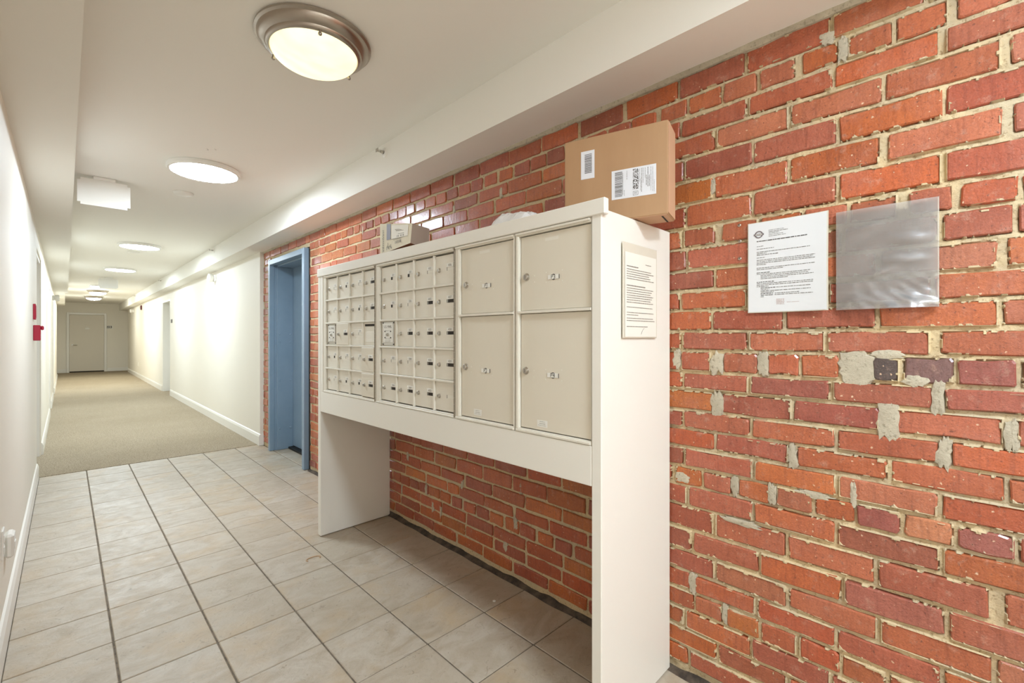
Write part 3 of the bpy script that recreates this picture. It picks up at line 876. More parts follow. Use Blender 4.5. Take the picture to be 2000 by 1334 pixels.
def mailbox_unit(y0, y1, cols, states, numbers, label, hinge_y):
    """unit of 4 x 5 small doors; y grows away from the viewer, columns listed far to near"""
    u = cab_empty('mailbox_unit', y0)
    zz = lambda z: z - ZB
    yy = lambda y: y - y0
    Zt = zz(1.650)
    fr = MB()
    fr.cbox(0.003, 0.03, 0.001, yy(cols[4])-0.001, 0.0, Zt, 0.001)            # near stile
    fr.cbox(0.003, 0.03, yy(cols[0])+0.001, yy(y1)-0.001, 0.0, Zt, 0.001)     # far stile
    fr.cbox(0.002, 0.03, yy(cols[4])-0.001, yy(cols[0])+0.001, zz(1.636), Zt, 0.001)
    fr.cbox(0.002, 0.03, yy(cols[4])-0.001, yy(cols[0])+0.001, 0.0, zz(0.940), 0.001)
    fr.box(0.034, 0.04, 0.002, yy(y1)-0.002, 0.0, Zt)
    fr.build('unit_frame', M_BOXMETAL, u)
    MB().cbox(-0.002, 0.004, 0.012, yy(y1)-0.012, zz(1.641), zz(1.649), 0.001).build('top_bead', M_BOXMETAL, u)
    MB().cbox(-0.001, 0.004, 0.006, yy(y1)-0.006, zz(0.9255), zz(0.933), 0.001).build('bottom_bead', M_BOXMETAL, u)
    for z in ROWZ[1:5]:
        MB().cbox(0.001, 0.02, yy(cols[4])-0.006, yy(cols[0])+0.004, zz(z)-0.0045, zz(z)+0.0045, 0.001).build('shelf_rib', M_BOXMETAL, u)
    for c in cols[1:4]:
        MB().cbox(0.003, 0.02, yy(c)-0.0045, yy(c)+0.0045, zz(0.941), zz(1.634), 0.001).build('divider_rib', M_BOXMETAL, u)
    if hinge_y is not None:
        hinge_part(u, yy(hinge_y), 0.004, Zt-0.004, 0.0015)
    for r_ in range(5):
        zt, zb = ROWZ[r_]-0.005, ROWZ[r_+1]+0.005
        zc = (zt+zb)/2
        for c in range(4):
            yt, yb = cols[c]-0.005, cols[c+1]+0.005
            s = states[r_][c]
            d = empty('door', (0.012, yy((yt+yb)/2), zz(zc))); d.parent = u
            hw, hh = (yt-yb)/2, (zt-zb)/2
            proud = s.endswith('+')
            s = s.rstrip('+')
            x0 = -0.006 if proud else 0.0
            ex = 0.009 if proud else 0.0      # replacement doors stand proud of the ribs
            MB().cbox(x0-(0.006 if proud else 0), 0.006, -hw-(0.002 if proud else 0), hw+ex, -hh, hh, 0.0015).build('door_panel', M_BOXMETAL2 if proud else M_BOXMETAL, d)
            xs = x0-(0.006 if proud else 0)
            if s == 'mail':
                MB().cbox(-0.003, 0.0, -hw+0.02, hw-0.012, -hh+0.004, hh-0.004, 0.001).build('bracket', M_STEEL, d)
                MB().cbox(-0.006, -0.003, -hw+0.03, hw-0.024, -hh+0.02, hh-0.012, 0.001).build('mail_plate', M_PLATE, d)
                text('lettering', 'U.S. MAIL', 0.019, Matrix.Translation((-0.0064, 0.003, hh-0.028)) @ FACE_NEG_X, M_INK, d)
                mb = lines_mesh([(-.025, .025, 0.015, .0016), (-.022, .022, -.026, .0016), (-.028, .028, -.034, .0016), (-.026, .026, -.041, .0016)], 4)
                placed(mb, Matrix.Translation((-0.0064, 0.003, 0)) @ FACE_NEG_X).build('small_print', M_INKGREY, d)['kind'] = 'stuff'
                lock_part(d, 0.003, -0.004, -0.006, 0.0075)
                for a, b in ((-.026, .012), (.030, .012), (-.026, -.02), (.030, -.02), (-hw+.026, -hh+.01), (hw-.02, -hh+.01), (hw-.02, hh-.008), (-hw+.026, hh-.008)):
                    xx = -0.006 if abs(b) < 0.03 else -0.003
                    MB().cyl((xx, a, b), (xx-0.002, a, b), 0.0035, 8).build('rivet', M_DARKMETAL, d)
                continue
            if s == 'slot':
                MB().box(-0.0008, 0.0002, -hw+0.006, hw-0.012, hh-0.022, hh-0.010).build('mail_slot', M_DARK, d)
                MB().cbox(-0.0012, 0.0, -hw+0.010, hw-0.014, -0.045, 0.012, 0.0005).build('card', M_PAPERWARM, d)
                continue
            lock_part(d, hw-0.028, 0.0, xs)
            ly0, ly1 = -hw+0.008, -hw+0.055
            if s != 'plain':
                MB().cbox(xs-0.0022, xs, ly0, ly1, 0.0085, 0.025, 0.0005).build('number_plate', M_PLATE, d)
                text('number', numbers[r_][c], 0.0155, Matrix.Translation((xs-0.0024, (ly0+ly1)/2, 0.0165)) @ FACE_NEG_X, M_INKGREY, d)
            if s == 'dark':
                MB().box(xs-0.0006, xs+0.0004, ly0, ly1, -0.006, 0.0085).build('name_window', M_DARK, d)
                MB().box(xs-0.0009, xs-0.0006, ly1-0.008, ly1-0.0045, -0.0055, 0.008).build('window_clip', M_STEEL, d)
            elif s == 'part':
                MB().box(xs-0.0006, xs+0.0004, ly1-0.016, ly1, -0.006, 0.0085).build('name_window', M_DARK, d)
                MB().box(xs-0.0005, xs+0.0003, ly0, ly1-0.016, -0.0055, 0.008).build('name_card', M_CARD, d)
            else:
                MB().box(xs-0.0006, xs+0.0004, ly1-0.004, ly1, -0.006, 0.0085).build('name_window', M_INKGREY, d)
                MB().box(xs-0.0006, xs+0.0003, ly0, ly1-0.004, -0.006, 0.0075).build('name_card', M_CARD, d)
    tag(u, label, 'mailbox', 'mailbox units in the white cabinet')
    return u

S1 = [['light', 'part', 'light', 'dark'], ['light', 'light', 'part', 'dark'], ['mail', 'dark+', 'light', 'slot'], ['part', 'light', 'light', 'dark+'], ['light', 'part', 'part', 'dark+']]
N1 = [['101', '105', '201', '206'], ['102', '106', '202', '207'], ['', '107', '203', ''], ['103', '108', '204', '208'], ['104', '109', '205', '209']]
S2 = [['part', 'part', 'light', 'light'], ['part', 'light', 'dark', 'dark'], ['mail', 'dark', 'dark', 'dark'], ['light', 'light', 'dark', 'dark'], ['dark', 'dark', 'dark', 'plain']]
N2 = [['301', '305', '401', '406'], ['302', '306', '402', '407'], ['', '307', '403', '408'], ['303', '308', '404', '409'], ['304', '309', '405', '']]
mailbox_unit(1.408, W-0.074, [2.026, 1.870, 1.7126, 1.555, 1.418], S1, N1, 'bank of twenty small mailbox doors at the far left end, with a letter slot door', 1.4125)
mailbox_unit(0.734, 1.404, [1.364, 1.2061, 1.0523, 0.890, 0.742], S2, N2, 'middle bank of twenty small mailbox doors numbered 301 to 409', 0.7375)

def parcel_unit(y0, y1, dy0, dy1, nums, locks, plates, label):
    u = cab_empty('parcel_locker', y0)
    zz = lambda z: z - ZB
    yy = lambda y: y - y0
    Zt = zz(1.650)
    fr = MB()
    fr.cbox(0.002, 0.03, 0.001, yy(dy0)-0.001, 0.0, Zt, 0.001)
    fr.cbox(0.002, 0.03, yy(dy1)+0.001, yy(y1)-0.001, 0.0, Zt, 0.001)
    fr.cbox(0.002, 0.03, yy(dy0)-0.001, yy(dy1)+0.001, zz(1.636), Zt, 0.001)
    fr.cbox(0.002, 0.03, yy(dy0)-0.001, yy(dy1)+0.001, 0.0, zz(0.938), 0.001)
    fr.box(0.034, 0.04, 0.002, yy(y1)-0.002, 0.0, Zt)
    fr.build('unit_frame', M_BOXMETAL, u)
    MB().cbox(-0.003, 0.003, 0.006, yy(y1)-0.004, zz(1.641), zz(1.649), 0.001).build('top_bead', M_BOXMETAL, u)
    MB().cbox(-0.002, 0.003, 0.004, yy(y1)-0.004, zz(0.926), zz(0.934), 0.001).build('bottom_bead', M_BOXMETAL, u)
    MB().cbox(-0.002, 0.02, max(0.001, yy(dy0)-0.004), yy(dy1)+0.006, zz(1.3545), zz(1.3635), 0.001).build('shelf_rib', M_BOXMETAL, u)
    MB().cbox(-0.001, 0.004, yy(dy1)+0.004, yy(dy1)+0.013, 0.012, Zt-0.012, 0.001).build('side_bead', M_BOXMETAL, u)
    for (zb, zt), num, (ly, lz), (py, pz) in zip(((1.365, 1.633), (0.941, 1.353)), nums, locks, plates):
        d = empty('door', (0.010, yy((dy0+dy1)/2), zz((zb+zt)/2))); d.parent = u
        hw, hh = (dy1-dy0)/2-0.0015, (zt-zb)/2
        MB().cbox(0.0, 0.008, -hw, hw, -hh, hh, 0.0015).build('door_panel', M_BOXMETAL2, d)
        oy, oz = ly-(dy0+dy1)/2, lz-(zb+zt)/2
        lock_part(d, oy, oz, 0.0, 0.0115)
        oy, oz = py-(dy0+dy1)/2, pz-(zb+zt)/2
        MB().cyl((0.0002, oy, oz), (-0.0004, oy, oz), 0.0105, 16).build('plate_hole', M_DARK, d)
        MB().cbox(-0.0022, 0.0, oy-0.0245, oy+0.0245, oz-0.0075, oz+0.0075, 0.0005).build('number_plate', M_PLATE, d)
        MB().box(-0.0024, 0.0, oy-0.0258, oy-0.0245, oz-0.0078, oz+0.0078).build('plate_edge', M_INK, d)
        text('number', num, 0.021, Matrix.Translation((-0.0025, oy, oz)) @ FACE_NEG_X, M_INK, d)
        for a, b in ((0.034, 0.018), (-0.038, 0.02), (0.034, -0.016), (-0.038, -0.016), (0.088, 0.012), (0.088, -0.010)):
            MB().cyl((0.0, oy+a, oz+b), (-0.0008, oy+a, oz+b), 0.0026, 8).build('rivet', M_BOXMETAL, d)
        if zb < 1.0:
            MB().cbox(-0.0006, 0.0, oy+0.025, oy+0.072, -hh+0.012, -hh+0.036, 0.0002).build('sticker', M_PLATE, d)
            mb = lines_mesh([(-.012, .012, .007, .0014), (-.012, .014, 0.0, .002), (-.018, .018, -.006, .0012)], 9)
            placed(mb, Matrix.Translation((-0.0009, oy+0.0485, -hh+0.024)) @ FACE_NEG_X).build('small_print', M_INKGREY, d)['kind'] = 'stuff'
        else:
            MB().cbox(-0.0004, 0.0, -0.02, 0.04, hh-0.03, hh-0.018, 0.0001).build('tape_mark', M_BOXMETAL, d)
    tag(u, label, 'parcel locker', 'parcel lockers in the white cabinet')
    return u
parcel_unit(0.380, 0.731, 0.3885, 0.700, ('P1', 'P2'), ((0.6688, 1.4848), (0.6714, 1.1459)), ((0.5429, 1.4731), (0.5476, 1.1359)), 'pair of large parcel locker doors marked P1 and P2')
parcel_unit(0.0385, 0.377, 0.0415, 0.356, ('P3', 'P4'), ((0.3265, 1.4862), (0.3295, 1.1473)), ((0.2006, 1.4759), (0.2033, 1.1375)), 'pair of large parcel locker doors marked P3 and P4 at the near end')

# notice taped to the near side panel (plane facing back along the corridor)
nt_ = empty('notice', (1.4155, 0.8125, 1.2666), DEL)
MB().cbox(-0.116, 0.116, -0.004, -0.001, 0.0, 0.3165, 0.0008).build('sleeve', M_TAPE, nt_)
mb = MB()
for i in range(9):
    for k in range(2):
        x = -0.106 + 0.216*i/8
        mb.v.append((x, -0.0045 - 0.004*max(0, 0.25-i/8), 0.004 if k == 0 else 0.285))
for i in range(8): mb.f.append((i*2, i*2+2, i*2+3, i*2+1))
mb.v += [(x, y+0.0005, z) for x, y, z in mb.v[:18]]
for i in range(8): mb.f.append((18+i*2, 18+i*2+1, 18+i*2+3, 18+i*2+2))
mb.build('sheet', M_PAPERWARM, nt_)
rows = [(-.095, -.02, .239, .0034)] + [(-.095, .07+.02*math.sin(k*2), .229-k*.0078, .0024) for k in range(5)] + [(-.095, .03, .175, .0034)] + \
       [(-.095, .085-.01*(k % 3), .166-k*.0078, .0024) for k in range(7)] + [(-.095, .08, .103, .0022), (-.095, .088, .085, .0022), (-.095, -.02, .077, .0022), (-.095, .085, .066, .0022), (-.095, .095, .058, .0022), (-.095, .045, .038, .0022), (.03, .07, .254, .0024)]
placed(lines_mesh(rows, 12), Matrix.Translation((0, -0.0058, 0)) @ FACE_NEG_Y).build('printed_text', M_INKGREY, nt_)['kind'] = 'stuff'
MB().tube([(0.0, -0.0058, .012), (.004, -.0058, .02), (.012, -.0058, .028), (.02, -.0058, .033)], 0.0006, 4).build('signature', M_INKGREY, nt_)
tag(nt_, 'sheet of paper with printed notice taped to the side of the mailbox cabinet', 'notice')

# ================================================================== THINGS ON TOP OF THE CABINET
# large cardboard carton: long side .37, deep .115, tall .31
bx = empty('cardboard_box', (1.412, 0.7073, 1.675), math.atan2(0.0985, 0.355))
mb = MB().cbox(0.0, 0.115, 0.0, 0.368, 0.0, 0.310, 0.003)
mb.build('carton', M_KRAFT, bx)
MB().cbox(0.0015, 0.1135, -0.002, 0.0, 0.004, 0.306, 0.0008).build('end_flap', M_KRAFT2, bx)
MB().cbox(0.002, 0.113, 0.004, 0.364, -0.0006, 0.0004, 0.0002).build('bottom_flap', M_KRAFT2, bx)
MB().box(0.02, 0.112, 0.02, 0.026, -0.001, 0.0).build('flap_gap', M_DARK, bx)
# small barcode label
def bars(x, y0, y1, z0, z1, seed, horiz=True, dens=(0.0007, 0.0022)):
    r = random.Random(seed); mb = MB(); z = z0
    while z < z1:
        w = r.uniform(*dens); z2 = min(z+w, z1)
        mb.add([(x, y0, z), (x, y1, z), (x, y1, z2), (x, y0, z2)], [(3, 2, 1, 0)])
        z = z2 + r.uniform(*dens)
    return mb
lb = MB().cbox(-0.0008, 0.0, 0.2525, 0.3033, 0.1618, 0.2622, 0.0003).build('barcode_label', M_LABEL, bx)
bars(-0.0011, 0.262, 0.289, 0.182, 0.250, 2).build('barcode', M_INK, lb)
lb = MB().cbox(-0.0008, 0.0, 0.038, 0.1899, 0.0715, 0.172, 0.0003).build('shipping_label', M_LABEL, bx)
bars(-0.0011, 0.152, 0.178, 0.080, 0.165, 5).build('barcode', M_INK, lb)
r2 = random.Random(8); mb = MB()
for i in range(10):
    for k in range(42):
        if r2.random() < 0.5:
            y = 0.0965 + i*0.0019; z = 0.097 + k*0.00165
            mb.add([(-0.0011, y, z), (-0.0011, y+0.0019, z), (-0.0011, y+0.0019, z+0.00165), (-0.0011, y, z+0.00165)], [(3, 2, 1, 0)])
mb.build('stacked_code', M_INK, lb)['kind'] = 'stuff'
fr = MB()
for a, b, c, e in ((.0975, .1150, .0770, .0780), (.0975, .1150, .0895, .0905), (.0975, .0985, .0770, .0905), (.1140, .1150, .0770, .0905)):
    fr.add([(-0.0011, a, c), (-0.0011, b, c), (-0.0011, b, e), (-0.0011, a, e)], [(3, 2, 1, 0)])
fr.build('code_frame', M_INK, lb)
text('letter', 'H', 0.011, Matrix.Translation((-0.0012, 0.1063, 0.0838)) @ FACE_NEG_X, M_INK, lb)
mb = MB()
def vlines(rows, seed):     # lines of print that run up the label
    m_ = lines_mesh([(a, b, y, h) for y, a, b, h in rows], seed)
    m_.v = [(-0.0012, y, x) for x, y, z in m_.v]
    return m_
vlines([(.0925, .12, .165, .001), (.0895, .09, .13, .001), (.086, .085, .165, .0018), (.081, .115, .165, .0014), (.074, .13, .165, .0014), (.070, .105, .14, .0022), (.065, .10, .165, .0022), (.060, .10, .14, .0022), (.055, .085, .165, .0012), (.049, .082, .165, .0012), (.044, .08, .12, .0012), (.150, .085, .160, .0016), (.145, .08, .10, .0014), (.136, .135, .165, .0016)], 6).build('address_print', M_INKGREY, lb)['kind'] = 'stuff'
tag(bx, 'large brown cardboard box with two white labels standing on the near end of the cabinet', 'box')

# small cream carton with crushed near end, further along
sb = empty('small_box', (1.19, 2.05, 1.7025))
C = [(0.007, -0.142, 0.117), (-0.006, 0.15, 0.163), (0.128, -0.109, 0.116), (0.118, 0.17, 0.162)]
B = [(0.003, -0.132, 0.0225), (-0.005, 0.15, 0.001), (0.125, -0.105, 0.012), (0.118, 0.17, 0.001)]
V = C + B
mb = MB().add(V, [(0, 1, 5, 4), (0, 2, 3, 1), (2, 6, 7, 3), (1, 3, 7, 5)]); mb.f = mb.f
o = mb.build('carton', M_CREAMBOX, sb)
MB().add([V[0], V[2], V[6], V[4]], [(0, 3, 2, 1)]).build('end_panel', M_GREYBOX, sb)
MB().add([V[4], V[5], V[7], V[6]] , [(0, 1, 2, 3)]).build('base_panel', M_BROWN, sb)
def on_front(s, t, off=0.0012):   # s along the front from near to far, t from the bottom up
    a = Vector(V[4]).lerp(Vector(V[5]), s); b = Vector(V[0]).lerp(Vector(V[1]), s)
    p = a.lerp(b, t); p.x -= off
    return p[:]
def front_patch(s0, s1, t0, t1, off): 
    return ([on_front(s0, t0, off), on_front(s1, t0, off), on_front(s1, t1, off), on_front(s0, t1, off)], [(3, 2, 1, 0)])
MB().add(*front_patch(.64, .77, .42, .99, .001)).build('grey_tape', M_SLATEBLUE, sb)
mb = MB().add(*front_patch(.10, .62, .42, .94, .0008)); mb.build('address_label', M_PAPERWARM, sb)
r3 = random.Random(4); mb = MB()
for k in range(18):
    s = .22 + k*.0125
    if r3.random() < .75: mb.add(*front_patch(s, s+r3.uniform(.004, .009), .45, .53, .0015))
for k in range(14):
    s = .30 + k*.014
    if r3.random() < .75: mb.add(*front_patch(s, s+r3.uniform(.004, .010), .20, .32, .0015))
for t, a, b in ((.58, .22, .40), (.70, .24, .48), (.73, .30, .48), (.76, .36, .50), (.40, .10, .62), (.36, .30, .55)):
    s = a
    while s < b:
        w = r3.uniform(.02, .05); mb.add(*front_patch(s, min(s+w, b), t, t+.012, .0015)); s += w+.01
for s in (.86, .90):
    t = .05
    while t < .8:
        w = r3.uniform(.03, .09); mb.add(*front_patch(s, s+.012, t, t+w, .0015)); t += w+.02
for k in range(9):
    s = .60 + .02*k; t = .06+.03*(k % 4)
    mb.add(*front_patch(s, s+.01, t, t+r3.uniform(.05, .2), .0015))
mb.build('print', M_INKGREY, sb)['kind'] = 'stuff'
tag(sb, 'small cream carton with printed labels and grey tape on the cabinet top', 'box')

# crumpled white poly mailer
mb = MB(); NX, NY = 26, 14
for i in range(NX+1):
    for k in range(NY+1):
        s, t = i/NX, k/NY
        env = (math.sin(math.pi*min(1, max(0, t)))**0.5) * (min(1, s*5)**0.7) * (min(1, (1-s)*5)**0.7)
        hgt = 0.118 * env * (0.72 + 0.28*s)
        hgt += env*(0.016*noise.noise((s*5, t*6, 1.0)) + 0.009*abs(noise.noise((s*11+t*8, t*5, 5.0))))
        mb.v.append((t*0.17, s*0.26 - 0.02*t, max(0.0004*(i % 2), hgt)))
for i in range(NX):
    for k in range(NY):
        a = i*(NY+1)+k
        mb.f.append((a, a+1, a+NY+2, a+NY+1))
base = len(mb.v)
mb.v += [(x, y, 0.0) for x, y, z in mb.v[:base]]
for i in range(NX):
    for k in range(NY):
        a = base+i*(NY+1)+k
        mb.f.append((a, a+NY+1, a+NY+2, a+1))
mb.f = [tuple(reversed(f)) for f in mb.f]
pm = mb.build('poly_mailer', M_POLY, None, False)
pm.location = (1.245, 1.195, 1.6755)
tag(pm, 'crumpled white plastic mailing bag lying on the cabinet beside the large box', 'package')

# ================================================================== PAPERS ON THE BRICK
lt = empty('letter', (1.652, 0.4255, 1.352))
def sheet(y0, y1, z0, z1, fx, nx=16, nz=16, th=0.0006):
    mb = MB()
    for side in (0, 1):
        for i in range(nx+1):
            for k in range(nz+1):
                s, t = i/nx, k/nz
                mb.v.append((fx(s, t) + side*th, y0+(y1-y0)*s, z0+(z1-z0)*t))
    n = (nx+1)*(nz+1)
    for i in range(nx):
        for k in range(nz):
            a = i*(nz+1)+k
            mb.f.append((a, a+1, a+nz+2, a+nz+1)); mb.f.append((n+a, n+a+nz+1, n+a+nz+2, n+a+1))
    edge = [i*(nz+1) for i in range(nx+1)] + [nx*(nz+1)+k for k in range(1, nz+1)] + [i*(nz+1)+nz for i in range(nx-1, -1, -1)] + [k for k in range(nz-1, 0, -1)]
    for a, b in zip(edge, edge[1:]+edge[:1]):
        mb.f.append((a, b, n+b, n+a))
    return mb
bow = lambda s, t: -0.002 - 0.012*(1-s)**3 - 0.004*math.sin(t*math.pi*1.2)*(1-s)
sheet(-0.111, 0.113, 0.001, 0.298, lambda s, t: bow(s, t)).build('paper', M_PAPER, lt, True)
sheet(-0.115, 0.1155, -0.0015, 0.300, lambda s, t: bow(s, t)+0.0012).build('protector', M_TAPE, lt, True)
def onletter(mb):      # print from sheet coordinates (x to the right, y up) onto the bowed paper
    out = []
    for x, y, z in mb.v:
        yy = 0.113 - x; s = (yy+0.111)/0.224; t = (y-0.001)/0.297
        out.append((bow(s, t)-0.0006-z, yy, y))
    mb.v = out
    return mb
rows = [(.062, .118, .2635, .0016), (.062, .095, .259, .0014), (.062, .104, .254, .0014), (.062, .112, .249, .0014)]
title = [(.026, .172, .236, .0028)]
rows += [(.026, .046, .219, .0016), (.026, .078, .210, .0016), (.026, .180, .200, .0018), (.026, .056, .195, .0018), (.026, .090, .190, .0018), (.026, .050, .181, .0016)]
rows += [(.026, .194, .173, .0017), (.026, .188, .168, .0017), (.026, .194, .163, .0017), (.026, .055, .158, .0017), (.026, .194, .147, .0017), (.026, .105, .142, .0017)]
title += [(.026, .066, .131, .002)]
rows += [(.026, .182, .126, .0017), (.038, .178, .121, .0017), (.038, .190, .116, .0017), (.038, .118, .111, .0017)]
title += [(.026, .080, .100, .002)]
rows += [(.026, .190, .095, .0017), (.026, .190, .090, .0017), (.026, .062, .085, .0017)]
title += [(.038, .082, .080, .002), (.038, .065, .070, .002), (.038, .076, .061, .002), (.038, .076, .056, .002)]
rows += [(.085, .182, .080, .0017), (.038, .064, .075, .0017), (.067, .182, .070, .0017), (.038, .078, .0655, .0017), (.080, .150, .061, .0017), (.080, .188, .056, .0017), (.038, .048, .051, .0017)]
foot = [(.085, .108, .041-k*.0028, .0011) for k in range(7)] + [(.115, .150, .030, .0009)]
onletter(lines_mesh([(a, b, c, h*1.25) for a, b, c, h in title], 21, .0016)).build('bold_text', M_INK, lt)['kind'] = 'stuff'
onletter(lines_mesh([(a, b, c, h*1.25) for a, b, c, h in rows], 22, .0016)).build('body_text', M_INKGREY, lt)['kind'] = 'stuff'
hdr = text('heading', 'BOARD OF DIRECTORS', 0.0042, Matrix.Identity(4), M_INK, lt, 'LEFT')
tm = MB(); tm.v = [(v.co.x+.062, v.co.y+.2682, 0.0002) for v in hdr.data.vertices]
for v, c in zip(hdr.data.vertices, onletter(tm).v): v.co = c
M_FOOT = mat('brown ink', srgb(180, 140, 128), 0.7)
onletter(lines_mesh(foot, 23)).build('footer_text', M_FOOT, lt)['kind'] = 'stuff'
mb = MB(); n = 32
for k in range(n):
    a = 2*math.pi*k/n
    for r_ in (0.0085, 0.0122): mb.v.append((.032+r_*math.cos(a)*1.05, .2585+r_*math.sin(a), 0.0002))
for k in range(n):
    k2 = (k+1) % n; mb.f.append((2*k, 2*k+1, 2*k2+1, 2*k2))
mb.add([(.0165, .2555, .0004), (.0475, .2555, .0004), (.0475, .2615, .0004), (.0165, .2615, .0004)], [(0, 1, 2, 3)])
onletter(mb).build('logo', M_LOGO, lt)
mb = lines_mesh([(.021, .043, .2585, .0026)], 30); mb.v = [(a, b, .0008) for a, b, c in mb.v]
onletter(mb).build('logo_lettering', M_CARD, lt)
tag(lt, 'white printed letter with a round logo in a clear sleeve on the brick wall', 'letter')

ps = empty('plastic_sleeve', (1.6495, 0.180, 1.3500))
def crumple(s, t):
    near = 1-s                                     # 1 at the near edge of the sleeve
    w = max(0.0, 1-t/0.36)**0.7 * min(1, near*1.6+0.1)
    b = -0.0015 - 0.034*w*max(0, math.sin(math.pi*min(1, t/0.36+0.5)))*min(1, near*6)*min(1, s*4) - 0.003*math.sin(math.pi*s)
    b += 0.006*noise.noise((s*3.2+t*3.5, t*5.5, 2.0))*(0.35+w) + 0.004*noise.noise((s*8-t*9, t*12, 6.0))*(0.12+1.3*w)
    b += -0.008*math.exp(-((t-0.64-0.03*s)/0.05)**2)*math.exp(-((s-0.25)/0.18)**2)
    b += -0.008*math.exp(-((t-0.45-0.02*s)/0.04)**2)*math.exp(-((s-0.33)/0.2)**2)
    b += -0.006*math.exp(-((t-0.36+0.25*(s-.5))/0.03)**2)*math.exp(-((s-0.55)/0.18)**2)
    b += -0.004*math.exp(-((t-0.80+0.2*(s-.7))/0.025)**2)*math.exp(-((s-0.7)/0.2)**2)
    return min(b, -0.0004)
sheet(-0.1125, 0.1130, 0.0, 0.292, crumple, 70, 80, 0.0003).build('front_film', M_FILM, ps, True)
sheet(-0.1125, 0.1130, 0.0, 0.292, lambda s, t: 0.0008+0.0006*noise.noise((s*3, t*3, 9)), 20, 20, 0.0003).build('back_film', M_FILM, ps, True)
mb = MB()
for k in range(90): mb.box(-0.004, -0.0035, -0.1118, -0.1098, 0.002+k*0.0032, 0.002+k*0.0032+0.0016)
mb.build('seal_edge', M_TAPE, ps)
tag(ps, 'empty crinkled clear plastic sleeve hung on the brick beside the letter', 'plastic sleeve')

for k, (y, z, lab) in enumerate(((.5708, 1.6547, 'topmost of the three small screws in the brick left of the letter'), (.5691, 1.5997, 'middle one of the three small screws in the brick left of the letter'), (.5691, 1.5398, 'lowest of the three small screws in the brick left of the letter'))):
    s = empty('screw', (1.6575, y, z))
    MB().lathe([(0.0058, 0), (0.0058, 0.001), (0.004, 0.003), (0.0005, 0.0036)], 14, Matrix.Rotation(R(-90), 4, 'Y')).build('head', M_STEEL, s, True)
    mb = MB().box(-0.0040, -0.0030, -0.0004, 0.0004, -0.0026, 0.0026); mb.box(-0.0040, -0.0030, -0.0026, 0.0026, -0.0004, 0.0004)
    mb.build('cross_recess', M_DARK, s)
    tag(s, lab, 'screw', 'screws beside the letter')

# ================================================================== CEILING LIGHTS AND FITTINGS
def dome_light(x, y, label, glass=None):
    d = empty('dome_light', (x, y, CEIL))
    MB().lathe([(0.214, 0), (0.221, -0.006), (0.221, -0.013), (0.212, -0.018), (0.210, -0.024), (0.203, -0.034), (0.190, -0.043), (0.184, -0.046), (0.182, -0.052), (0.176, -0.057), (0.168, -0.060), (0.164, -0.055), (0.164, -0.02)], 64, close=False).build('metal_ring', M_NICKEL, d, True)
    n = 14
    prof = [(0.1655*math.cos(math.pi/2*k/n)+1e-4, -0.054 - 0.062*math.sin(math.pi/2*k/n)) for k in range(n+1)]
    MB().lathe(prof, 64, close=False).build('glass_bowl', glass or M_GLASS_LIT, d, True)
    for k in range(3):
        a = R(15 + 120*k)
        c = (0.172*math.cos(a), 0.172*math.sin(a))
        mb = MB(); mb.cyl((c[0], c[1], -0.055), (c[0], c[1], -0.066), 0.004, 10); mb.sphere((c[0], c[1], -0.071), 0.0075)
        mb.build('finial', M_NICKEL, d, True)
    tag(d, label, 'ceiling light', 'dome ceiling lights')
    return d
def led_disc(x, y, label, glow=None):
    d = empty('led_ceiling_light', (x, y, CEIL))
    MB().lathe([(0.222, 0), (0.225, -0.004), (0.225, -0.028), (0.221, -0.032), (0.206, -0.034), (0.202, -0.029)], 64, close=False).build('rim', M_PLASTIC, d, True)
    MB().lathe([(0.2030, -0.031), (0.18, -0.0345), (0.10, -0.0365), (0.001, -0.037)], 64, close=False).build('diffuser', glow or M_LED, d, True)
    tag(d, label, 'ceiling light', 'round led ceiling lights')
    return d
dome_light(0.733, 1.905, 'dome ceiling light with brushed nickel ring nearest the viewer, above the mailboxes')
dome_light(0.61, 16.2, 'dome ceiling light far down the corridor, just behind the farther hanging sign', M_GLASS_FAR)
dome_light(0.61, 18.6, 'farthest dome ceiling light, in front of the end door', M_GLASS_FAR)
led_disc(0.722, 3.92, 'nearest flat round white ceiling light, beside the hanging sign')
led_disc(0.706, 7.78, 'flat round white ceiling light, second from the mailboxes')
led_disc(0.703, 10.72, 'flat round white ceiling light, third from the mailboxes')
led_disc(0.62, 14.6, 'flat round white ceiling light mostly hidden by the farther sign')
led_disc(0.722, -0.60, 'added flat round white ceiling light, unseen just behind the viewer', M_LED_FILL)  # this and the next are added out of view to brighten brick and cabinet
led_disc(0.722, -2.05, 'added flat round white ceiling light, unseen by the wall behind the viewer', M_LED_FILL)

def exit_sign(x, y, label):
    d = empty('hanging_sign', (x, y, CEIL))
    MB().cbox(-0.065, 0.065, -0.03, 0.03, -0.022, -0.0005, 0.004).build('canopy', M_PLASTIC, d)
    bm = bmesh.new(); bmesh.ops.create_cube(bm, size=1)
    for v in bm.verts: v.co = (v.co.x*0.305, v.co.y*0.028, -0.022-0.1+v.co.z*0.2)
    ed = [e for e in bm.edges if abs(e.verts[0].co.y-e.verts[1].co.y) > 0.01]
    bmesh.ops.bevel(bm, geom=ed, offset=0.018, segments=4, affect='EDGES')
    me = bpy.data.meshes.new('panel'); bm.to_mesh(me); bm.free()
    link('panel', me, M_PLASTIC, d)
    tag(d, label, 'sign', 'blank hanging signs')
exit_sign(0.215, 4.70, 'blank white back of a hanging ceiling sign near the first disc light')
exit_sign(0.63, 12.5, 'blank white back of the hanging sign farther down the corridor')

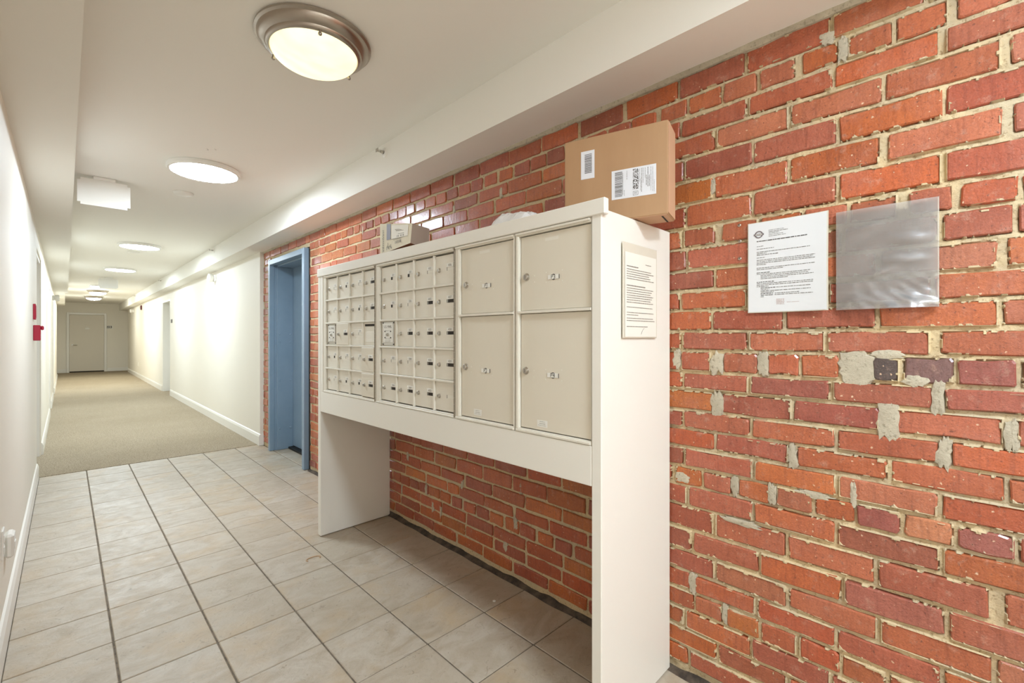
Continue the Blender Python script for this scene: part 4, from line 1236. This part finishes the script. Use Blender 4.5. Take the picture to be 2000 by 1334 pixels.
def smoke(x, y, label):
    d = empty('smoke_detector', (x, y, CEIL))
    MB().lathe([(0.072, 0), (0.073, -0.006), (0.066, -0.014), (0.05, -0.020), (0.001, -0.022)], 40, close=False).build('body', M_PLASTIC, d, True)
    MB().lathe([(0.074, -0.0002), (0.076, -0.003), (0.072, -0.004)], 40, close=False).build('base_ring', M_TRIM, d, True)
    tag(d, label, 'smoke detector', 'smoke detectors')
smoke(0.716, 4.70, 'flat white smoke detector on the ceiling behind the nearest disc light')
smoke(0.70, 8.45, 'white smoke detector on the ceiling behind the second disc light')

hk = empty('ceiling_hooks', (0.673, 3.466, CEIL))
for k in (-1, 1):
    MB().tube([(k*0.018, -k*.018, 0), (k*0.018, -k*.018, -0.006), (k*0.018+0.004, -k*.018, -0.009), (k*0.018+0.008, -k*.018, -0.006)], 0.0014, 6).build('hook', M_STEEL, hk)
tag(hk, 'pair of tiny metal hooks in the ceiling before the nearest disc light', 'hook')

def sprinkler(y, z, label):
    d = empty('sprinkler', (1.438, y, z))
    MB().lathe([(0.032, 0), (0.030, 0.004), (0.016, 0.010), (0.012, 0.010)], 24, Matrix.Rotation(R(-90), 4, 'Y'), close=False).build('escutcheon', M_TRIM, d, True)
    mb = MB(); mb.cyl((0, 0, 0), (-0.03, 0, 0), 0.009, 12); mb.tube([(-0.028, -0.008, 0), (-0.04, -0.013, 0), (-0.052, -0.003, 0)], 0.0022, 6); mb.tube([(-0.028, 0.008, 0), (-0.04, 0.013, 0), (-0.052, 0.003, 0)], 0.0022, 6)
    mb.build('body', M_STEEL, d, True)
    MB().cbox(-0.056, -0.052, -0.014, 0.014, -0.010, 0.012, 0.001).build('deflector', M_STEEL, d)
    tag(d, label, 'sprinkler', 'sidewall sprinklers')
sprinkler(2.61, 2.432, 'nearest sidewall sprinkler on the right soffit, above the small box')
sprinkler(7.23, 2.44, 'sidewall sprinkler on the right soffit, second from the mailboxes')
sprinkler(11.9, 2.44, 'sidewall sprinkler on the right soffit, third from the mailboxes')
sprinkler(16.85, 2.44, 'farthest sidewall sprinkler on the right soffit')

# ================================================================== WALL FITTINGS
def alarm_light(loc, flip, label):
    d = empty('emergency_light', loc)
    f = -1 if flip else 1
    mb = MB(); mb.cbox(min(0, f*0.03), max(0, f*0.03), -0.055, 0.055, -0.05, 0.05, 0.008); mb.build('back_box', M_PLASTIC, d)
    M1 = Matrix.Translation((f*0.03, 0, 0.0)) @ Matrix.Rotation(R(f*90), 4, 'Y')
    MB().lathe([(0.045, 0), (0.062, 0.02), (0.066, 0.055), (0.055, 0.07), (0.05, 0.062), (0.001, 0.06)], 28, M1, close=False).build('lamp_head', M_PLASTIC, d, True)
    MB().sphere((f*0.086, 0, 0), 0.02).build('bulb', M_TRIM, d, True)
    tag(d, label, 'emergency light', 'emergency lights')
alarm_light((WHITE_X, 8.07, 2.155), True, 'round white emergency lamp high on the right wall near the brick corner')
alarm_light((WHITE_X, 19.6, 2.13), True, 'round white emergency lamp high on the right wall near the end door')
alarm_light((LEFT_X, 13.1, 2.06), False, 'white emergency lamp high on the left wall')

st_ = empty('alarm_strobe', (WHITE_X, 17.4, 2.14))
MB().cbox(-0.03, 0, -0.06, 0.06, -0.065, 0.065, 0.006).build('body', M_DARKRED, st_)
MB().cbox(-0.055, -0.03, -0.025, 0.025, -0.03, 0.045, 0.008).build('lens', M_PLASTIC, st_)
tag(st_, 'dark red fire alarm strobe high on the right wall', 'alarm')

pu = empty('pull_station', (LEFT_X, 5.35, 1.24))
MB().cbox(0, 0.042, -0.045, 0.045, 0.0, 0.125, 0.004).build('body', M_RED, pu)
MB().cbox(0.042, 0.060, -0.03, 0.03, 0.085, 0.120, 0.006).build('handle', M_RED, pu)
MB().cbox(0.042, 0.044, -0.03, 0.03, 0.02, 0.05, 0.0005).build('white_print', M_PLATE, pu)
tag(pu, 'red fire alarm pull station on the left wall below the red sign', 'alarm')
rs = empty('red_sign', (LEFT_X, 5.33, 1.41))
MB().cbox(0, 0.016, -0.06, 0.06, 0.0, 0.125, 0.003).build('plate', M_RED, rs)
MB().cbox(0.016, 0.0175, -0.045, 0.045, 0.015, 0.11, 0.0005).build('face', M_RED, rs)
tag(rs, 'small red wall sign above the pull station on the left wall', 'sign')

ou = empty('wall_outlet', (LEFT_X, 2.78, 0.37))
MB().cbox(0, 0.006, -0.036, 0.036, 0.0, 0.116, 0.002).build('cover_plate', M_PLASTIC, ou)
for z in (0.03, 0.078): MB().cbox(0.006, 0.008, -0.016, 0.016, z-0.014, z+0.014, 0.002).build('socket', M_TRIM, ou)
MB().cyl((0.006, 0, 0.058), (0.0075, 0, 0.058), 0.003, 8).build('screw', M_STEEL, ou)
tag(ou, 'white wall outlet low on the left wall near the viewer', 'outlet')
pg = empty('plug_in_adapter', (LEFT_X, 2.93, 0.325))
MB().cbox(0, 0.028, -0.045, 0.045, 0.0, 0.10, 0.009).build('body', M_PLASTIC, pg)
MB().cbox(0.028, 0.031, -0.02, 0.02, 0.03, 0.06, 0.001).build('face', M_TRIM, pg)
tag(pg, 'rounded white plug-in box low on the left wall beside the outlet', 'adapter')
o2 = empty('wall_outlet', (WHITE_X, 18.3, 0.36))
MB().cbox(-0.006, 0, -0.036, 0.036, 0, 0.116, 0.002).build('cover_plate', M_PLASTIC, o2)
for z in (0.03, 0.078): MB().cbox(-0.009, -0.006, -0.016, 0.016, z-0.014, z+0.014, 0.002).build('socket', M_TRIM, o2)
tag(o2, 'white wall outlet low on the right wall far down the corridor', 'outlet')

np_ = empty('number_sign', (WHITE_X, 12.05, 1.57))
MB().cbox(-0.006, 0, -0.09, 0.09, 0.0, 0.075, 0.001).build('plate', M_INKGREY, np_)
tag(np_, 'small dark number plate on the right wall beside the recessed door', 'sign')

# ---- end door with lever handle and the number 203
ed = empty('door_2', (0.558, END_Y, 0))
hw = 0.455
MB().cbox(-hw, hw, -0.02, 0.0, 0.045, 2.06, 0.003).build('door_leaf', mat('door paint', srgb(228, 219, 203), 0.45), ed)
fr = MB(); fr.cbox(-hw-0.075, -hw-0.005, -0.035, 0, 0.004, 2.135, 0.004); fr.cbox(hw+0.005, hw+0.075, -0.035, 0, 0.004, 2.135, 0.004); fr.cbox(-hw-0.005, hw+0.005, -0.035, 0, 2.065, 2.135, 0.004)
fr.build('casing', M_TRIM, ed)
MB().box(-hw, hw, -0.012, 0, 0.004, 0.045).build('gap', M_DARK, ed)
lv = MB(); lv.cyl((-hw+0.075, -0.02, 0.98), (-hw+0.075, -0.032, 0.98), 0.032); lv.cyl((-hw+0.075, -0.032, 0.98), (-hw+0.075, -0.075, 0.98), 0.011); lv.tube([(-hw+0.075, -0.075, 0.98), (-hw+0.20, -0.075, 0.975)], 0.011)
lv.build('lever_handle', M_STEEL, ed, True)
MB().cyl((0.0, -0.02, 1.62), (0.0, -0.026, 1.62), 0.012, 12).build('peephole', M_STEEL, ed)
MB().cbox(-0.05, 0.06, -0.022, -0.02, 1.545, 1.59, 0.0005).build('door_plate', M_PLATE, ed)
tag(ed, 'cream door with lever handle at the end of the corridor', 'door', kind='structure')
ns = empty('room_number', (1.15, END_Y, 1.63))
text('number', '203', 0.115, Matrix.Translation((0, -0.004, 0)) @ FACE_NEG_Y, M_INK, ns, bold=0.004)
MB().cbox(-0.11, 0.11, -0.0035, 0, -0.06, 0.06, 0.0005).build('backing', M_TRIM, ns)
tag(ns, 'room number 203 on the wall to the right of the end door', 'sign')
bl = MB(); bl.cbox(LEFT_X-0.1, 0.02, END_Y-0.016, END_Y, 0.004, 0.13, 0.003); bl.cbox(1.095, 1.83, END_Y-0.016, END_Y, 0.004, 0.13, 0.003)
o = bl.build('baseboard_end', M_TRIM); tag(o, 'white baseboard on the end wall either side of the door', 'baseboard', kind='structure')

# ================================================================== LITTER ON THE FLOOR
tw = []
for k in range(15):
    a = R(-40 + 250*k/14)
    tw.append((1.012+0.030*math.cos(a)*1.3, 2.652+0.022*math.sin(a), 0.0035))
o = MB().tube(tw, 0.0024, 6).build('twig', M_DEADWOOD, None, True)
tag(o, 'small curled tan scrap lying on the tiles before the mailboxes', 'scrap')
p_ = MB().lathe([(0.0001, 0.0045), (0.006, 0.004), (0.008, 0.002), (0.007, 0.0003)], 12).build('pebble', M_PLATE, None, True)
p_.location = (1.47, 1.62, 0.0)
tag(p_, 'tiny pale pebble on the dark tiles under the mailboxes', 'scrap')
